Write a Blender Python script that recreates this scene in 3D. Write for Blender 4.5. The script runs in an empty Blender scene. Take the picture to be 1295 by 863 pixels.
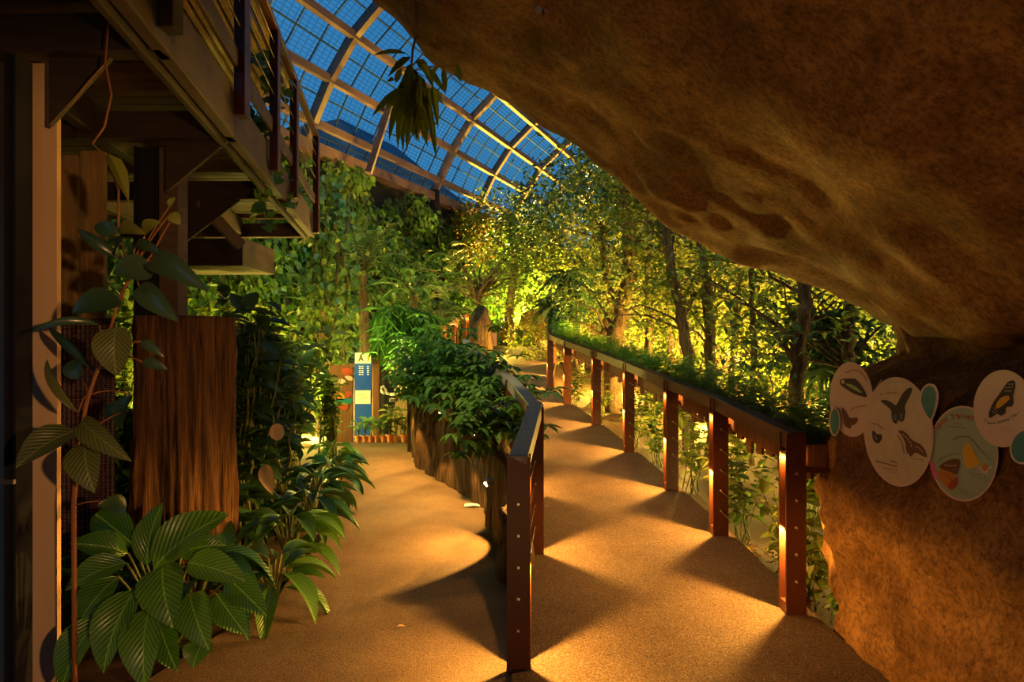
import bpy, math, random
import numpy as np
from mathutils import Vector, Matrix
random.seed(7)
rng = np.random.default_rng(11)
C = bpy.context.scene.collection
CAMZ = 1.63
F = 863.33
CX, CY = 647.5, 431.5

def P(px, py, d):
    return np.array([(px-CX)/F*d, d, CAMZ+(CY-py)/F*d])

# ------------------------------------------------------------------ mesh collecting
class Geo:
    def __init__(s):
        s.v=[]; s.uv=[]; s.r=[]; s.l=[]; s.t=[]; s.n=0
    def add(s, V, Fc, UV=None, R=None):
        V=np.asarray(V,float).reshape(-1,3); Fc=np.asarray(Fc,int)
        if Fc.ndim==1: Fc=Fc.reshape(1,-1)
        s.v.append(V)
        s.uv.append(np.zeros((len(V),3)) if UV is None else np.asarray(UV,float))
        s.r.append(np.full(len(V), random.random()) if R is None else np.broadcast_to(np.asarray(R,float),(len(V),)))
        s.l.append((Fc+s.n).ravel()); s.t.append(np.full(len(Fc), Fc.shape[1]))
        s.n+=len(V)
        return s
    def box(s, x0,x1,y0,y1,z0,z1):
        V=[(x,y,z) for z in (z0,z1) for y in (y0,y1) for x in (x0,x1)]
        return s.add(V,[(0,2,3,1),(4,5,7,6),(0,1,5,4),(2,6,7,3),(0,4,6,2),(1,3,7,5)])
    def beam(s, A, B, w, h, up=(0,0,1), z='top'):
        # rectangular bar from A to B, w wide, h tall; A,B lie on its top centre line (or its axis)
        A=np.array(A,float); B=np.array(B,float); d=B-A; d/=np.linalg.norm(d)
        u=np.array(up,float); sd=np.cross(d,u); sd/=np.linalg.norm(sd); u=np.cross(sd,d)
        o=-u*h/2 if z=='top' else 0
        V=[]
        for p in (A,B):
            for a,b in ((-1,-1),(1,-1),(1,1),(-1,1)):
                V.append(p+o+sd*a*w/2+u*b*h/2)
        L=float(np.linalg.norm(B-A))
        UV=[(0,0,0),(0,1,0),(0,1,1),(0,0,1),(L,0,0),(L,1,0),(L,1,1),(L,0,1)]
        return s.add(V,[(0,1,2,3),(7,6,5,4),(0,4,5,1),(1,5,6,2),(2,6,7,3),(3,7,4,0)],UV)
    def tube(s, pts, rad, n=8, cap=True, wob=0.0):
        pts=np.asarray(pts,float); m=len(pts)
        rad=np.broadcast_to(np.asarray(rad,float),(m,))
        T=np.gradient(pts,axis=0); T/=np.linalg.norm(T,axis=1)[:,None]+1e-9
        ref=np.array([0,0,1.0]) if abs(T[0][2])<.9 else np.array([1.0,0,0])
        a=np.cross(T[0],ref); a/=np.linalg.norm(a)
        V=[];UV=[]
        for i in range(m):
            a=a-T[i]*np.dot(a,T[i]); a/=np.linalg.norm(a)+1e-9
            b=np.cross(T[i],a)
            th=np.arange(n)/n*2*math.pi
            rr=rad[i]*(1+wob*rng.uniform(-1,1,n))
            V.append(pts[i]+np.cos(th)[:,None]*a*rr[:,None]+np.sin(th)[:,None]*b*rr[:,None])
            UV.append(np.stack([np.full(n,i/(m-1)),th/6.283,np.zeros(n)],1))
        V=np.concatenate(V);UV=np.concatenate(UV)
        Fq=[]
        for i in range(m-1):
            for j in range(n):
                k=(j+1)%n
                Fq.append((i*n+j,i*n+k,(i+1)*n+k,(i+1)*n+j))
        s.add(V,Fq,UV)
        if cap:
            s.l.append(np.arange(n)[::-1]+s.n-m*n); s.t.append(np.array([n]))
            s.l.append(np.arange(n)+s.n-n); s.t.append(np.array([n]))
        return s
    def lathe(s, c, prof, n=20):
        c=np.array(c,float); V=[];m=len(prof)
        for r,z in prof:
            for j in range(n):
                t=j/n*2*math.pi; V.append(c+np.array([r*math.cos(t),r*math.sin(t),z]))
        Fq=[(i*n+j,i*n+(j+1)%n,(i+1)*n+(j+1)%n,(i+1)*n+j) for i in range(m-1) for j in range(n)]
        return s.add(V,Fq)
    def grid(s, V, ny, nx, UV=None):
        Fq=[(j*nx+i,j*nx+i+1,(j+1)*nx+i+1,(j+1)*nx+i) for j in range(ny-1) for i in range(nx-1)]
        return s.add(V,Fq,UV)
    def build(s, name, mat, parent=None, smooth=False, bevel=0, solid=0):
        me=bpy.data.meshes.new(name)
        V=np.concatenate(s.v); L=np.concatenate(s.l).astype(np.int32); T=np.concatenate(s.t).astype(np.int32)
        me.vertices.add(len(V)); me.vertices.foreach_set('co',V.astype(np.float32).ravel())
        me.loops.add(len(L)); me.loops.foreach_set('vertex_index',L)
        me.polygons.add(len(T))
        st=np.concatenate([[0],np.cumsum(T)[:-1]]).astype(np.int32)
        me.polygons.foreach_set('loop_start',st); me.polygons.foreach_set('loop_total',T)
        me.polygons.foreach_set('use_smooth',np.full(len(T),bool(smooth)))
        me.update(calc_edges=True)
        a=me.attributes.new('puv','FLOAT_VECTOR','POINT'); a.data.foreach_set('vector',np.concatenate(s.uv).astype(np.float32).ravel())
        a=me.attributes.new('rnd','FLOAT','POINT'); a.data.foreach_set('value',np.concatenate(s.r).astype(np.float32))
        me.validate()
        if mat: me.materials.append(mat)
        o=bpy.data.objects.new(name,me); C.objects.link(o)
        if parent:
            o.parent=parent
            o.matrix_parent_inverse=Matrix.Translation(-parent.location) if not parent.parent else Matrix.Identity(4)
            if parent.parent: o.matrix_parent_inverse=parent.matrix_parent_inverse.copy() if False else Matrix.Identity(4)
        if bevel:
            b=o.modifiers.new('bevel','BEVEL'); b.width=bevel; b.segments=2; b.limit_method='ANGLE'
        if solid:
            b=o.modifiers.new('solid','SOLIDIFY'); b.thickness=solid
        return o

def tag(o,label=None,cat=None,group=None,kind=None):
    if label: o['label']=label
    if cat: o['category']=cat
    if group: o['group']=group
    if kind: o['kind']=kind
    return o
# every Empty carries its position; children are built in world coordinates with the inverse set on them
def thing(name,label,cat,loc=(0,0,0),group=None):
    o=bpy.data.objects.new(name,None); C.objects.link(o); o.location=Vector([float(q) for q in loc])
    o.empty_display_size=.1
    return tag(o,label,cat,group)
def sub(o,parent):   # a built world-space mesh made sub-part of a part
    o.parent=parent; o.matrix_parent_inverse=Matrix.Translation(-parent.parent.location) if False else Matrix.Identity(4)
    o.matrix_parent_inverse=parent_world(parent).inverted()
    return o
def parent_world(p):
    m=p.matrix_basis.copy()
    if p.parent: m=parent_world(p.parent)@p.matrix_parent_inverse@m
    return m
_b=Geo.build
def _build(s,name,mat,parent=None,**k):
    o=_b(s,name,mat,None,**k)
    if parent:
        o.parent=parent; o.matrix_parent_inverse=parent_world(parent).inverted()
    return o
Geo.build=_build
def copy_tree(o,parent=None):
    c=o.copy(); C.objects.link(c); c.parent=parent
    for ch in list(o.children): copy_tree(ch,c)
    return c

# ------------------------------------------------------------------ materials
def nt(name):
    m=bpy.data.materials.new(name); m.use_nodes=True
    n=m.node_tree; n.nodes.clear()
    out=n.nodes.new('ShaderNodeOutputMaterial'); return m,n,out
def N(n,t,**k):
    x=n.nodes.new(t)
    for a,b in k.items(): setattr(x,a,b)
    return x
def ramp(n,fac,stops):
    r=N(n,'ShaderNodeValToRGB'); e=r.color_ramp.elements
    e[0].position=stops[0][0]; e[0].color=(*stops[0][1],1)
    e[1].position=stops[-1][0]; e[1].color=(*stops[-1][1],1)
    for p,c in stops[1:-1]:
        q=e.new(p); q.color=(*c,1)
    n.links.new(fac,r.inputs['Fac']); return r.outputs['Color']
def noise(n,scale,detail=6,rough=.6,vec=None,dist=0):
    x=N(n,'ShaderNodeTexNoise'); x.inputs['Scale'].default_value=scale; x.inputs['Detail'].default_value=detail
    x.inputs['Roughness'].default_value=rough; x.inputs['Distortion'].default_value=dist
    if vec is not None: n.links.new(vec,x.inputs['Vector'])
    return x.outputs['Fac']
def objco(n,scale=(1,1,1)):
    t=N(n,'ShaderNodeTexCoord'); m=N(n,'ShaderNodeMapping'); m.inputs['Scale'].default_value=scale
    n.links.new(t.outputs['Object'],m.inputs['Vector']); return m.outputs['Vector']
def princ(n,out,col,rough=.6,spec=.4,bump=None,bs=.3,bd=.02,metal=0):
    b=N(n,'ShaderNodeBsdfPrincipled')
    if isinstance(col,tuple): b.inputs['Base Color'].default_value=(*col,1)
    else: n.links.new(col,b.inputs['Base Color'])
    b.inputs['Roughness'].default_value=rough; b.inputs['Specular IOR Level'].default_value=spec
    b.inputs['Metallic'].default_value=metal
    if bump is not None:
        k=N(n,'ShaderNodeBump'); k.inputs['Strength'].default_value=bs; k.inputs['Distance'].default_value=bd
        n.links.new(bump,k.inputs['Height']); n.links.new(k.outputs['Normal'],b.inputs['Normal'])
    if out is not None: n.links.new(b.outputs[0],out.inputs['Surface'])
    return b
def mixc(n,a,b,f,mode='MIX'):
    m=N(n,'ShaderNodeMix'); m.data_type='RGBA'; m.blend_type=mode
    for s,v in (('A',a),('B',b)):
        i=[q for q in m.inputs if q.name==s and q.type=='RGBA'][0]
        if isinstance(v,tuple): i.default_value=(*v,1)
        else: n.links.new(v,i)
    if isinstance(f,float): m.inputs[0].default_value=f
    else: n.links.new(f,m.inputs[0])
    return [q for q in m.outputs if q.type=='RGBA'][0]
def plain(name,col,rough=.6,spec=.4,metal=0,var=.25,sc=12):
    m,n,out=nt(name); f=noise(n,sc,5)
    c=ramp(n,f,[(.3,tuple(x*(1-var) for x in col)),(.7,tuple(min(1,x*(1+var)) for x in col))])
    princ(n,out,c,rough,spec,f,.15,.01,metal); return m
def wood(name,dark,light,sc=(3,3,30),rough=.65,bs=.5,axis_noise=6):
    m,n,out=nt(name); v=objco(n,sc); f=noise(n,axis_noise,8,.65,v,.6)
    c=ramp(n,f,[(.3,dark),(.7,light)]); princ(n,out,c,rough,.3,f,bs,.02); return m
def leafm(name,c1,c2,rough=.45,tr=.3,ribs=0,spec=.4,back=None):
    m,n,out=nt(name)
    a=N(n,'ShaderNodeAttribute'); a.attribute_name='rnd'
    col=ramp(n,a.outputs['Fac'],[(0,c1),(1,c2)])
    bmp=None
    if ribs:
        u=N(n,'ShaderNodeAttribute'); u.attribute_name='puv'
        s=N(n,'ShaderNodeSeparateXYZ'); n.links.new(u.outputs['Vector'],s.inputs[0])
        ab=N(n,'ShaderNodeMath',operation='ABSOLUTE'); n.links.new(s.outputs['Y'],ab.inputs[0])
        m1=N(n,'ShaderNodeMath',operation='MULTIPLY_ADD'); n.links.new(ab.outputs[0],m1.inputs[0]); m1.inputs[1].default_value=-.45
        n.links.new(s.outputs['X'],m1.inputs[2])
        m2=N(n,'ShaderNodeMath',operation='MULTIPLY'); n.links.new(m1.outputs[0],m2.inputs[0]); m2.inputs[1].default_value=ribs*6.28
        sn=N(n,'ShaderNodeMath',operation='SINE'); n.links.new(m2.outputs[0],sn.inputs[0])
        mp=N(n,'ShaderNodeMapRange'); n.links.new(sn.outputs[0],mp.inputs[0]); mp.inputs[1].default_value=-1; mp.inputs[2].default_value=1
        mp.inputs[3].default_value=0; mp.inputs[4].default_value=1
        col=mixc(n,col,mixc(n,col,(.5,.58,.4),.9,'MULTIPLY'),mp.outputs[0])
        mr=N(n,'ShaderNodeMath',operation='LESS_THAN'); n.links.new(ab.outputs[0],mr.inputs[0]); mr.inputs[1].default_value=.035
        col=mixc(n,col,tuple(min(1,x*1.35+.01) for x in c2),mr.outputs[0])
        bmp=sn.outputs[0]
    if back:
        g=N(n,'ShaderNodeNewGeometry'); col=mixc(n,col,back,g.outputs['Backfacing'])
    b=princ(n,None,col,rough,spec,bmp,.35,.01)
    t=N(n,'ShaderNodeBsdfTranslucent')
    bc=mixc(n,col,(1.0,1.0,.35),.85,'MULTIPLY')
    n.links.new(col,t.inputs['Color'])
    mx=N(n,'ShaderNodeMixShader'); mx.inputs[0].default_value=tr
    n.links.new(b.outputs[0],mx.inputs[1]); n.links.new(t.outputs[0],mx.inputs[2]); n.links.new(mx.outputs[0],out.inputs['Surface'])
    return m
def emis(name,col,s):
    m,n,out=nt(name); e=N(n,'ShaderNodeEmission'); e.inputs[0].default_value=(*col,1); e.inputs[1].default_value=s
    n.links.new(e.outputs[0],out.inputs['Surface']); return m

def mk_path():
    m,n,out=nt('speckled_aggregate'); v=objco(n)
    a=noise(n,160,2,.7,v); b=noise(n,2.2,5,.6,v); g=noise(n,55,3,.6,v)
    c=ramp(n,a,[(.32,(.045,.026,.014)),(.5,(.135,.088,.052)),(.68,(.34,.25,.17))])
    c=mixc(n,c,ramp(n,b,[(.3,(.62,.60,.58)),(.7,(1,1,1))]),1.0,'MULTIPLY')
    c=mixc(n,c,ramp(n,g,[(.35,(.7,.7,.7)),(.6,(1,1,1))]),1.0,'MULTIPLY')
    princ(n,out,c,.78,.3,a,.55,.006); return m
def mk_rock(name,k=(1,1,1),spots=True):
    m,n,out=nt(name); v=objco(n); vs=objco(n,(1,.8,2.4))
    a=noise(n,1.1,8,.6,vs,.15); b=noise(n,6,9,.75,v,.1); s=noise(n,80,2,.6,v); w=noise(n,38,6,.8,v)
    T=lambda c:tuple(x*y for x,y in zip(c,k))
    c=ramp(n,a,[(.30,T((.13,.065,.022))),(.45,T((.21,.11,.036))),(.58,T((.30,.165,.058))),(.72,T((.19,.09,.032)))])
    c=mixc(n,c,ramp(n,b,[(.35,(.5,.45,.4)),(.62,(1.1,1.1,1.1))]),.9,'MULTIPLY')
    c=mixc(n,c,ramp(n,w,[(.38,(.35,.3,.25)),(.56,(1.1,1.1,1.1))]),.85,'MULTIPLY')
    if spots: c=mixc(n,c,(.55,.42,.25),ramp(n,s,[(.70,(0,0,0)),(.76,(.6,.6,.6))]))
    h=N(n,'ShaderNodeMath',operation='MULTIPLY_ADD'); n.links.new(b,h.inputs[0]); h.inputs[1].default_value=.8; n.links.new(w,h.inputs[2])
    princ(n,out,c,.85,.2,h.outputs[0],.35,.03); return m
def mk_bark(name,dark,light,sc=(9,9,.7)):
    m,n,out=nt(name); v=objco(n,sc); f=noise(n,3.2,8,.7,v,.4); g=noise(n,9,5,.6,v)
    c=ramp(n,f,[(.36,dark),(.5,tuple(.5*(a+b) for a,b in zip(dark,light))),(.66,light)])
    h=N(n,'ShaderNodeMath',operation='ADD'); n.links.new(f,h.inputs[0]); n.links.new(g,h.inputs[1])
    princ(n,out,c,.85,.2,h.outputs[0],1.0,.05); return m
M={}
M['path']=mk_path()
M['rock']=mk_rock('cave_rock')
M['rock2']=mk_rock('cave_rock_low',(1.0,.95,.85))
M['mossrock']=mk_rock('moss_rock',(.6,.75,.5),False)
M['soil']=plain('soil',(.05,.03,.018),.95,.1,0,.5,9)
M['metal']=plain('rust_brown_paint',(.095,.027,.011),.42,.4,0,.12,40)
M['rail']=wood('rail_wood',(.045,.016,.009),(.085,.032,.017),(2,2,2),.5,.2,18)
M['bolt']=plain('bolt_steel',(.75,.7,.62),.25,.6,.7,.05)
M['cable']=plain('cable_steel',(.3,.28,.25),.3,.5,.8,.05)
M['trough']=wood('trough_wood',(.06,.022,.010),(.18,.07,.03),(20,20,1),.7,.5,2)
M['wallwood']=mk_bark('retaining_bark',(.035,.022,.012),(.22,.14,.07),(10,10,.6))
M['bark']=mk_bark('stump_bark',(.035,.016,.008),(.33,.17,.075),(9,9,.5))
M['trunk']=mk_bark('trunk_bark',(.05,.035,.02),(.20,.14,.085),(6,6,1.5))
M['steel']=plain('dark_steel',(.02,.02,.028),.9,.03,0,.15,6)
M['pier']=plain('tan_plaster',(.70,.47,.27),.85,.2,0,.07,4)
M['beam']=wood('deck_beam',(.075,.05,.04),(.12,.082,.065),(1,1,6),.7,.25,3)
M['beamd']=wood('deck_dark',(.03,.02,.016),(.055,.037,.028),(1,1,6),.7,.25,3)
M['plank']=wood('deck_plank',(.05,.032,.022),(.12,.075,.048),(1,9,1),.7,.3,2)
M['panel']=wood('rough_panel',(.16,.10,.04),(.42,.28,.13),(5,5,.6),.7,.5,2)
M['bamboo']=wood('bamboo',(.12,.07,.025),(.24,.15,.06),(3,3,3),.6,.3,3)
M['roofsteel']=plain('vault_steel',(.16,.105,.09),.6,.4,0,.2,3)
M['bar']=plain('glazing_bar',(.05,.08,.12),.6,.3)
M['white']=plain('print_white',(.52,.40,.38),.5,.4,0,.03)
M['cream']=plain('print_cream',(.46,.40,.33),.5,.4,0,.10,9)
M['mint']=plain('print_mint',(.24,.33,.27),.5,.4,0,.04)
M['teal']=plain('print_teal',(.0,.14,.19),.5,.4,0,.05)
M['ink']=plain('ink_dark',(.035,.025,.035),.6,.2,0,.3,60)
M['inkb']=plain('ink_brown',(.12,.05,.035),.6,.2,0,.4,60)
M['inkg']=plain('ink_green',(.25,.45,.12),.6,.2,0,.3,60)
M['inkslate']=plain('ink_slate',(.10,.12,.20),.6,.2,0,.3,60)
M['inktext']=plain('ink_text',(.18,.09,.08),.6,.2,0,.05)
M['inkrust']=plain('ink_rust',(.33,.08,.05),.6,.2,0,.05)
M['inktext2']=plain('ink_text_green',(.12,.22,.18),.6,.2,0,.05)
M['inkfaint']=plain('ink_faint',(.42,.33,.29),.6,.2,0,.05)
M['yellow']=plain('ink_yellow',(.62,.36,.02),.6,.2,0,.15,40)
M['orange']=plain('ink_orange',(.42,.16,.03),.6,.2,0,.25,40)
M['red']=plain('ink_red',(.30,.05,.02),.6,.2,0,.2,40)
M['pink']=plain('ink_pink',(.6,.12,.25),.6,.2,0,.2,40)
M['signblue']=plain('sign_blue',(.0,.06,.50),.5,.4,0,.1)
M['signwhite']=plain('sign_white',(.72,.68,.62),.5,.4,0,.05)
M['terracotta']=plain('terracotta',(.62,.20,.06),.7,.3,0,.2,20)
M['palepot']=plain('pale_pot',(.62,.50,.30),.7,.3,0,.12,20)
M['lampglass']=emis('lamp_glass',(1,.62,.2),14)
M['paper']=plain('paper',(.8,.76,.7),.6,.3,0,.03)
M['outroof']=plain('slate_roof',(.10,.17,.22),.8,.2)
M['textile']=None
def mk_textile():
    m,n,out=nt('woven_cords'); v=objco(n,(1,1,1))
    w=N(n,'ShaderNodeTexWave',wave_type='BANDS',bands_direction='X'); w.inputs['Scale'].default_value=11; w.inputs['Distortion'].default_value=.4
    n.links.new(v,w.inputs['Vector'])
    w2=N(n,'ShaderNodeTexWave',wave_type='BANDS',bands_direction='Z'); w2.inputs['Scale'].default_value=22; w2.inputs['Distortion'].default_value=1.5
    n.links.new(v,w2.inputs['Vector'])
    c=ramp(n,w.outputs['Fac'],[(.15,(.10,.09,.16)),(.45,(.42,.09,.04)),(.6,(.38,.08,.04)),(.8,(.30,.25,.30))])
    c=mixc(n,c,ramp(n,w2.outputs['Fac'],[(.2,(.45,.45,.45)),(.7,(1,1,1))]),1.0,'MULTIPLY')
    princ(n,out,c,.85,.2,w2.outputs['Fac'],.8,.02); return m
M['textile']=mk_textile()
L={}
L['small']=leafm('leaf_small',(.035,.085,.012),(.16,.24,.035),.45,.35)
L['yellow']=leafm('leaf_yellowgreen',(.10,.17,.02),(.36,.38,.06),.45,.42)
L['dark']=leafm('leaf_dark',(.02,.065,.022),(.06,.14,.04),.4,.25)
L['ivy']=leafm('leaf_ivy',(.035,.12,.015),(.14,.26,.035),.4,.25)
L['fern']=leafm('leaf_fern',(.03,.12,.02),(.10,.27,.045),.5,.3)
L['ferng']=leafm('leaf_fern_bright',(.06,.20,.02),(.20,.42,.06),.5,.35)
L['feather']=leafm('leaf_feather',(.10,.17,.05),(.26,.32,.10),.5,.4)
L['rubber']=leafm('leaf_rubber',(.020,.055,.030),(.05,.095,.05),.28,.06,spec=.6,back=(.13,.13,.06))
L['olive']=leafm('leaf_olive',(.10,.12,.035),(.16,.17,.05),.4,.25,ribs=10)
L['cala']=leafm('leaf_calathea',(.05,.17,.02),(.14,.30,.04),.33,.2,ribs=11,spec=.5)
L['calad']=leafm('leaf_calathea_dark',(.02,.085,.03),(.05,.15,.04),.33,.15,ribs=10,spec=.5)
L['rust']=leafm('leaf_rust',(.22,.10,.02),(.38,.24,.04),.5,.4)
L['mango']=leafm('leaf_mango',(.09,.13,.015),(.20,.24,.03),.45,.35)
L['pale']=leafm('leaf_pale',(.40,.30,.20),(.48,.36,.24),.6,.2)
L['pod']=leafm('leaf_pod',(.16,.17,.02),(.20,.2,.03),.5,.2)
M['stem']=plain('green_stem',(.10,.12,.03),.6,.3,0,.2)
M['stemr']=plain('brown_stem',(.26,.10,.04),.6,.3,0,.2)

# ------------------------------------------------------------------ leaves
def tmpl(nl=6, pk=.45, arch=0., fold=.15, mode='ovate', tipdroop=0.):
    xs=np.linspace(0,1,nl+1); V=[];UV=[]
    for x in xs:
        if mode=='ovate': w=.5*max(0,math.sin(math.pi*x**(.78 if pk<.5 else 1.15)))**.75
        elif mode=='lance': w=.5*math.sin(math.pi*min(1,x**.8))**.9
        elif mode=='round': w=.5*math.sqrt(max(0,1-(2*x-1)**2))
        if x in (0.,1.): w=.004
        for s in (-1,0,1):
            V.append((x, s*w, 4*arch*x*(1-x)+fold*w*abs(s)*1.0 - tipdroop*x*x)); UV.append((x,s*w*2,0))
    Fq=[]
    for i in range(nl):
        for j in (0,1):
            Fq.append((i*3+j,(i+1)*3+j,(i+1)*3+j+1,i*3+j+1))
    return np.array(V),np.array(Fq),np.array(UV)
T_DIA=(np.array([(0,0,0),(.45,.32,.06),(1,0,-.06),(.45,-.32,.06)]),np.array([(0,2,1),(0,3,2)]),np.array([(0,0,0),(.45,.9,0),(1,0,0),(.45,-.9,0)]))
T_LEAF=tmpl(3,.4,.05,.25)
T_LONG=tmpl(4,.4,.06,.2,'lance')
T_BIG=tmpl(10,.4,.13,.28)
T_RND=tmpl(6,.5,.03,.12,'round')
T_DROOP=tmpl(8,.4,.0,.2,'ovate',.25)
def unit(a): return a/(np.linalg.norm(a,axis=-1,keepdims=True)+1e-9)
def scatter(g,T,Pn,D,Up,S,W,R=None):
    V,Fq,UV=T; n=len(Pn)
    D=unit(np.asarray(D,float)); Up=np.asarray(Up,float)
    Y=unit(np.cross(Up,D)); Z=np.cross(D,Y)
    S=np.broadcast_to(S,(n,)); W=np.broadcast_to(W,(n,))
    A=Pn[:,None,:]+S[:,None,None]*(V[None,:,0,None]*D[:,None,:]+V[None,:,1,None]*W[:,None,None]*Y[:,None,:]+V[None,:,2,None]*Z[:,None,:])
    m=len(V)
    FF=(Fq[None]+(np.arange(n)*m)[:,None,None]).reshape(-1,Fq.shape[1])
    R=rng.random(n) if R is None else np.broadcast_to(R,(n,))
    g.add(A.reshape(-1,3),FF,np.tile(UV,(n,1)),np.repeat(R,m))
def rdir(n,zb=0.,zs=1.):
    d=rng.normal(size=(n,3)); d=unit(d); d[:,2]=d[:,2]*zs+zb; return unit(d)
def blob(g,c,rad,n,size,W=1.,T=T_DIA,zb=-.25,shell=.5,clump=.0):
    c=np.array(c,float); rad=np.array(rad,float)
    d=rdir(n); r=(shell+(1-shell)*rng.random(n))**.7
    p=c+d*rad*r[:,None]
    if clump:
        k=max(3,n//14); cc=c+rdir(k)*rad*((shell+(1-shell)*rng.random(k))**.7)[:,None]
        p=cc[rng.integers(0,k,n)]+rng.normal(size=(n,3))*clump
    D=unit(rdir(n,zb,.6)+d*.4); Up=unit(rng.normal(size=(n,3))*.55+np.array([0,0,1.]))
    scatter(g,T,p,D,Up,size*rng.uniform(.6,1.25,n),W)
def leaf(g,A,B,w,T=T_BIG,up=(0,-.5,.85),R=None):
    A=np.array(A,float);B=np.array(B,float); S=np.linalg.norm(B-A)
    scatter(g,T,A[None],(B-A)[None],np.array(up,float)[None],S,w/S,R)
def arc(A,B,sag=0.,n=8,wob=0.):
    A=np.array(A,float);B=np.array(B,float); t=np.linspace(0,1,n)[:,None]
    p=A*(1-t)+B*t; p[:,2]+=(4*t*(1-t)*sag)[:,0]
    if wob: p[1:-1]+=rng.normal(size=(n-2,3))*wob
    return p

# ------------------------------------------------------------------ ground, path and ramp
kY=[-6,3.3,3.94,5.18,6.43,8,9.64,11.3,12.9,16,20,22,60]
kZ=[0,.004,.046,.14,.207,.323,.435,.575,.70,1.02,1.42,1.46,1.5]
RZ=lambda y:float(np.interp(y,kY,kZ))
lY=[-6,3.39,4.82,6.6,8.3,10,12,14,17,20,24,30]; lX=[0,.0,.10,-.08,-.34,-.62,-.88,-.98,-.95,-1.6,-3.5,-5]
rY=[-6,3.2,3.94,5.18,6.43,8,9.64,11.3,12.9,14.5,17,20,24,30]; rX=[1.9,1.80,1.74,1.69,1.62,1.48,1.29,1.01,.81,.86,1.1,1.9,3,5]
XL=lambda y:float(np.interp(y,lY,lX)); XR=lambda y:float(np.interp(y,rY,rX))
def ramp_obj():
    g=Geo(); ys=np.concatenate([np.linspace(-5,3,6),np.linspace(3.3,22,60),[26]]); V=[];nx=9
    for y in ys:
        xl,xr=XL(y),XR(y)
        if y<3.3: xl=0.0
        z=RZ(y)+.012
        row=[(xl,y,z-.5)]+[(xl+(xr-xl)*i/(nx-1),y,z) for i in range(nx)]+[(xr,y,z-.5)]
        V+=row
    g.grid(V,len(ys),nx+2)
    # close underside edge at the far end is buried in the terrace
    o=g.build('floor',M['path']); tag(o,kind='structure'); return o
ramp_obj()
def lower_path():
    g=Geo()
    Y=[-5,1.5,3.26,4.28,5.43,6.7,8.3,9.6,10.7,11.6]
    A=[-1.9,-1.9,-1.75,-1.5,-1.55,-1.67,-1.85,-2.5,-3.1,-4.4]
    B=[0.02,.02,.02,.02,.05,-.1,-.8,-1.25,-1.35,-1.5]
    V=[]
    for y,a,b in zip(Y,A,B):
        V+= [(a,y,-.3),(a,y,.006),((a+b)/2,y,.006),(b,y,.006),(b,y,-.3)]
    g.grid(V,len(Y),5); o=g.build('floor_path',M['path']); o.name='floor.001'; tag(o,kind='structure')
lower_path()
def ground():
    g=Geo(); xs=np.linspace(-14,16,91); ys=np.linspace(-6,34,101); V=[]
    for y in ys:
        for x in xs:
            z=-.04
            if y>2.5:
                side=XL(y)
                if y<11.5:
                    t=np.clip((x-side-.05)/.35,0,1); z=-.04+t*(RZ(y)-.03)
                else:
                    side2=-1.2-(y-11.5)*.35
                    t=np.clip((x-side2)/.5,0,1); z=-.04+t*(RZ(y)-.03)
                if x>XR(y): z-=.25*min(1,(x-XR(y))/.5)
            z+=.03*math.sin(x*5.1+y*3.3)*(1 if (x>XR(y)+.2 or x<-2) else 0)
            V.append((x,y,z))
    g.grid(V,len(ys),len(xs)); o=g.build('ground',M['soil'],smooth=True); o.name='floor.002'; tag(o,kind='structure')
ground()

# ------------------------------------------------------------------ railings
def spotlamp(loc,power,col=(1,.55,.16),r=.015,spot=None,to=None,blend=.3):
    l=bpy.data.lights.new('lamp_light','SPOT' if spot else 'POINT'); l.energy=power; l.color=col; l.shadow_soft_size=r
    o=bpy.data.objects.new('lamp_light',l); C.objects.link(o); o.location=Vector([float(q) for q in loc])
    if spot:
        l.spot_size=math.radians(spot); l.spot_blend=blend
        o.rotation_euler=Vector([float(a-b) for a,b in zip(to,loc)]).to_track_quat('-Z','Y').to_euler()
    return o
AMB=(1,.46,.075)
def post_geo(x,y,z0,z1,ax):   # H-section: two plates across the rail, one web between; ax = rail direction
    ax=np.array([ax[0],ax[1],0.]); ax/=np.linalg.norm(ax); sd=np.array([ax[1],-ax[0],0.])
    g=Geo()
    def slab(c,a,b):   # a half-extent along ax, b along sd
        V=[]
        for z in (z0,z1):
            for i,j in ((-1,-1),(1,-1),(1,1),(-1,1)):
                V.append((c[0]+ax[0]*a*i+sd[0]*b*j,c[1]+ax[1]*a*i+sd[1]*b*j,z))
        g.add(V,[(3,2,1,0),(4,5,6,7),(0,1,5,4),(1,2,6,5),(2,3,7,6),(3,0,4,7)])
    c=np.array([x,y])
    slab(c-ax[:2]*.047,.006,.058); slab(c+ax[:2]*.047,.006,.058); slab(c,.041,.005)
    return g,ax,sd
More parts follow.
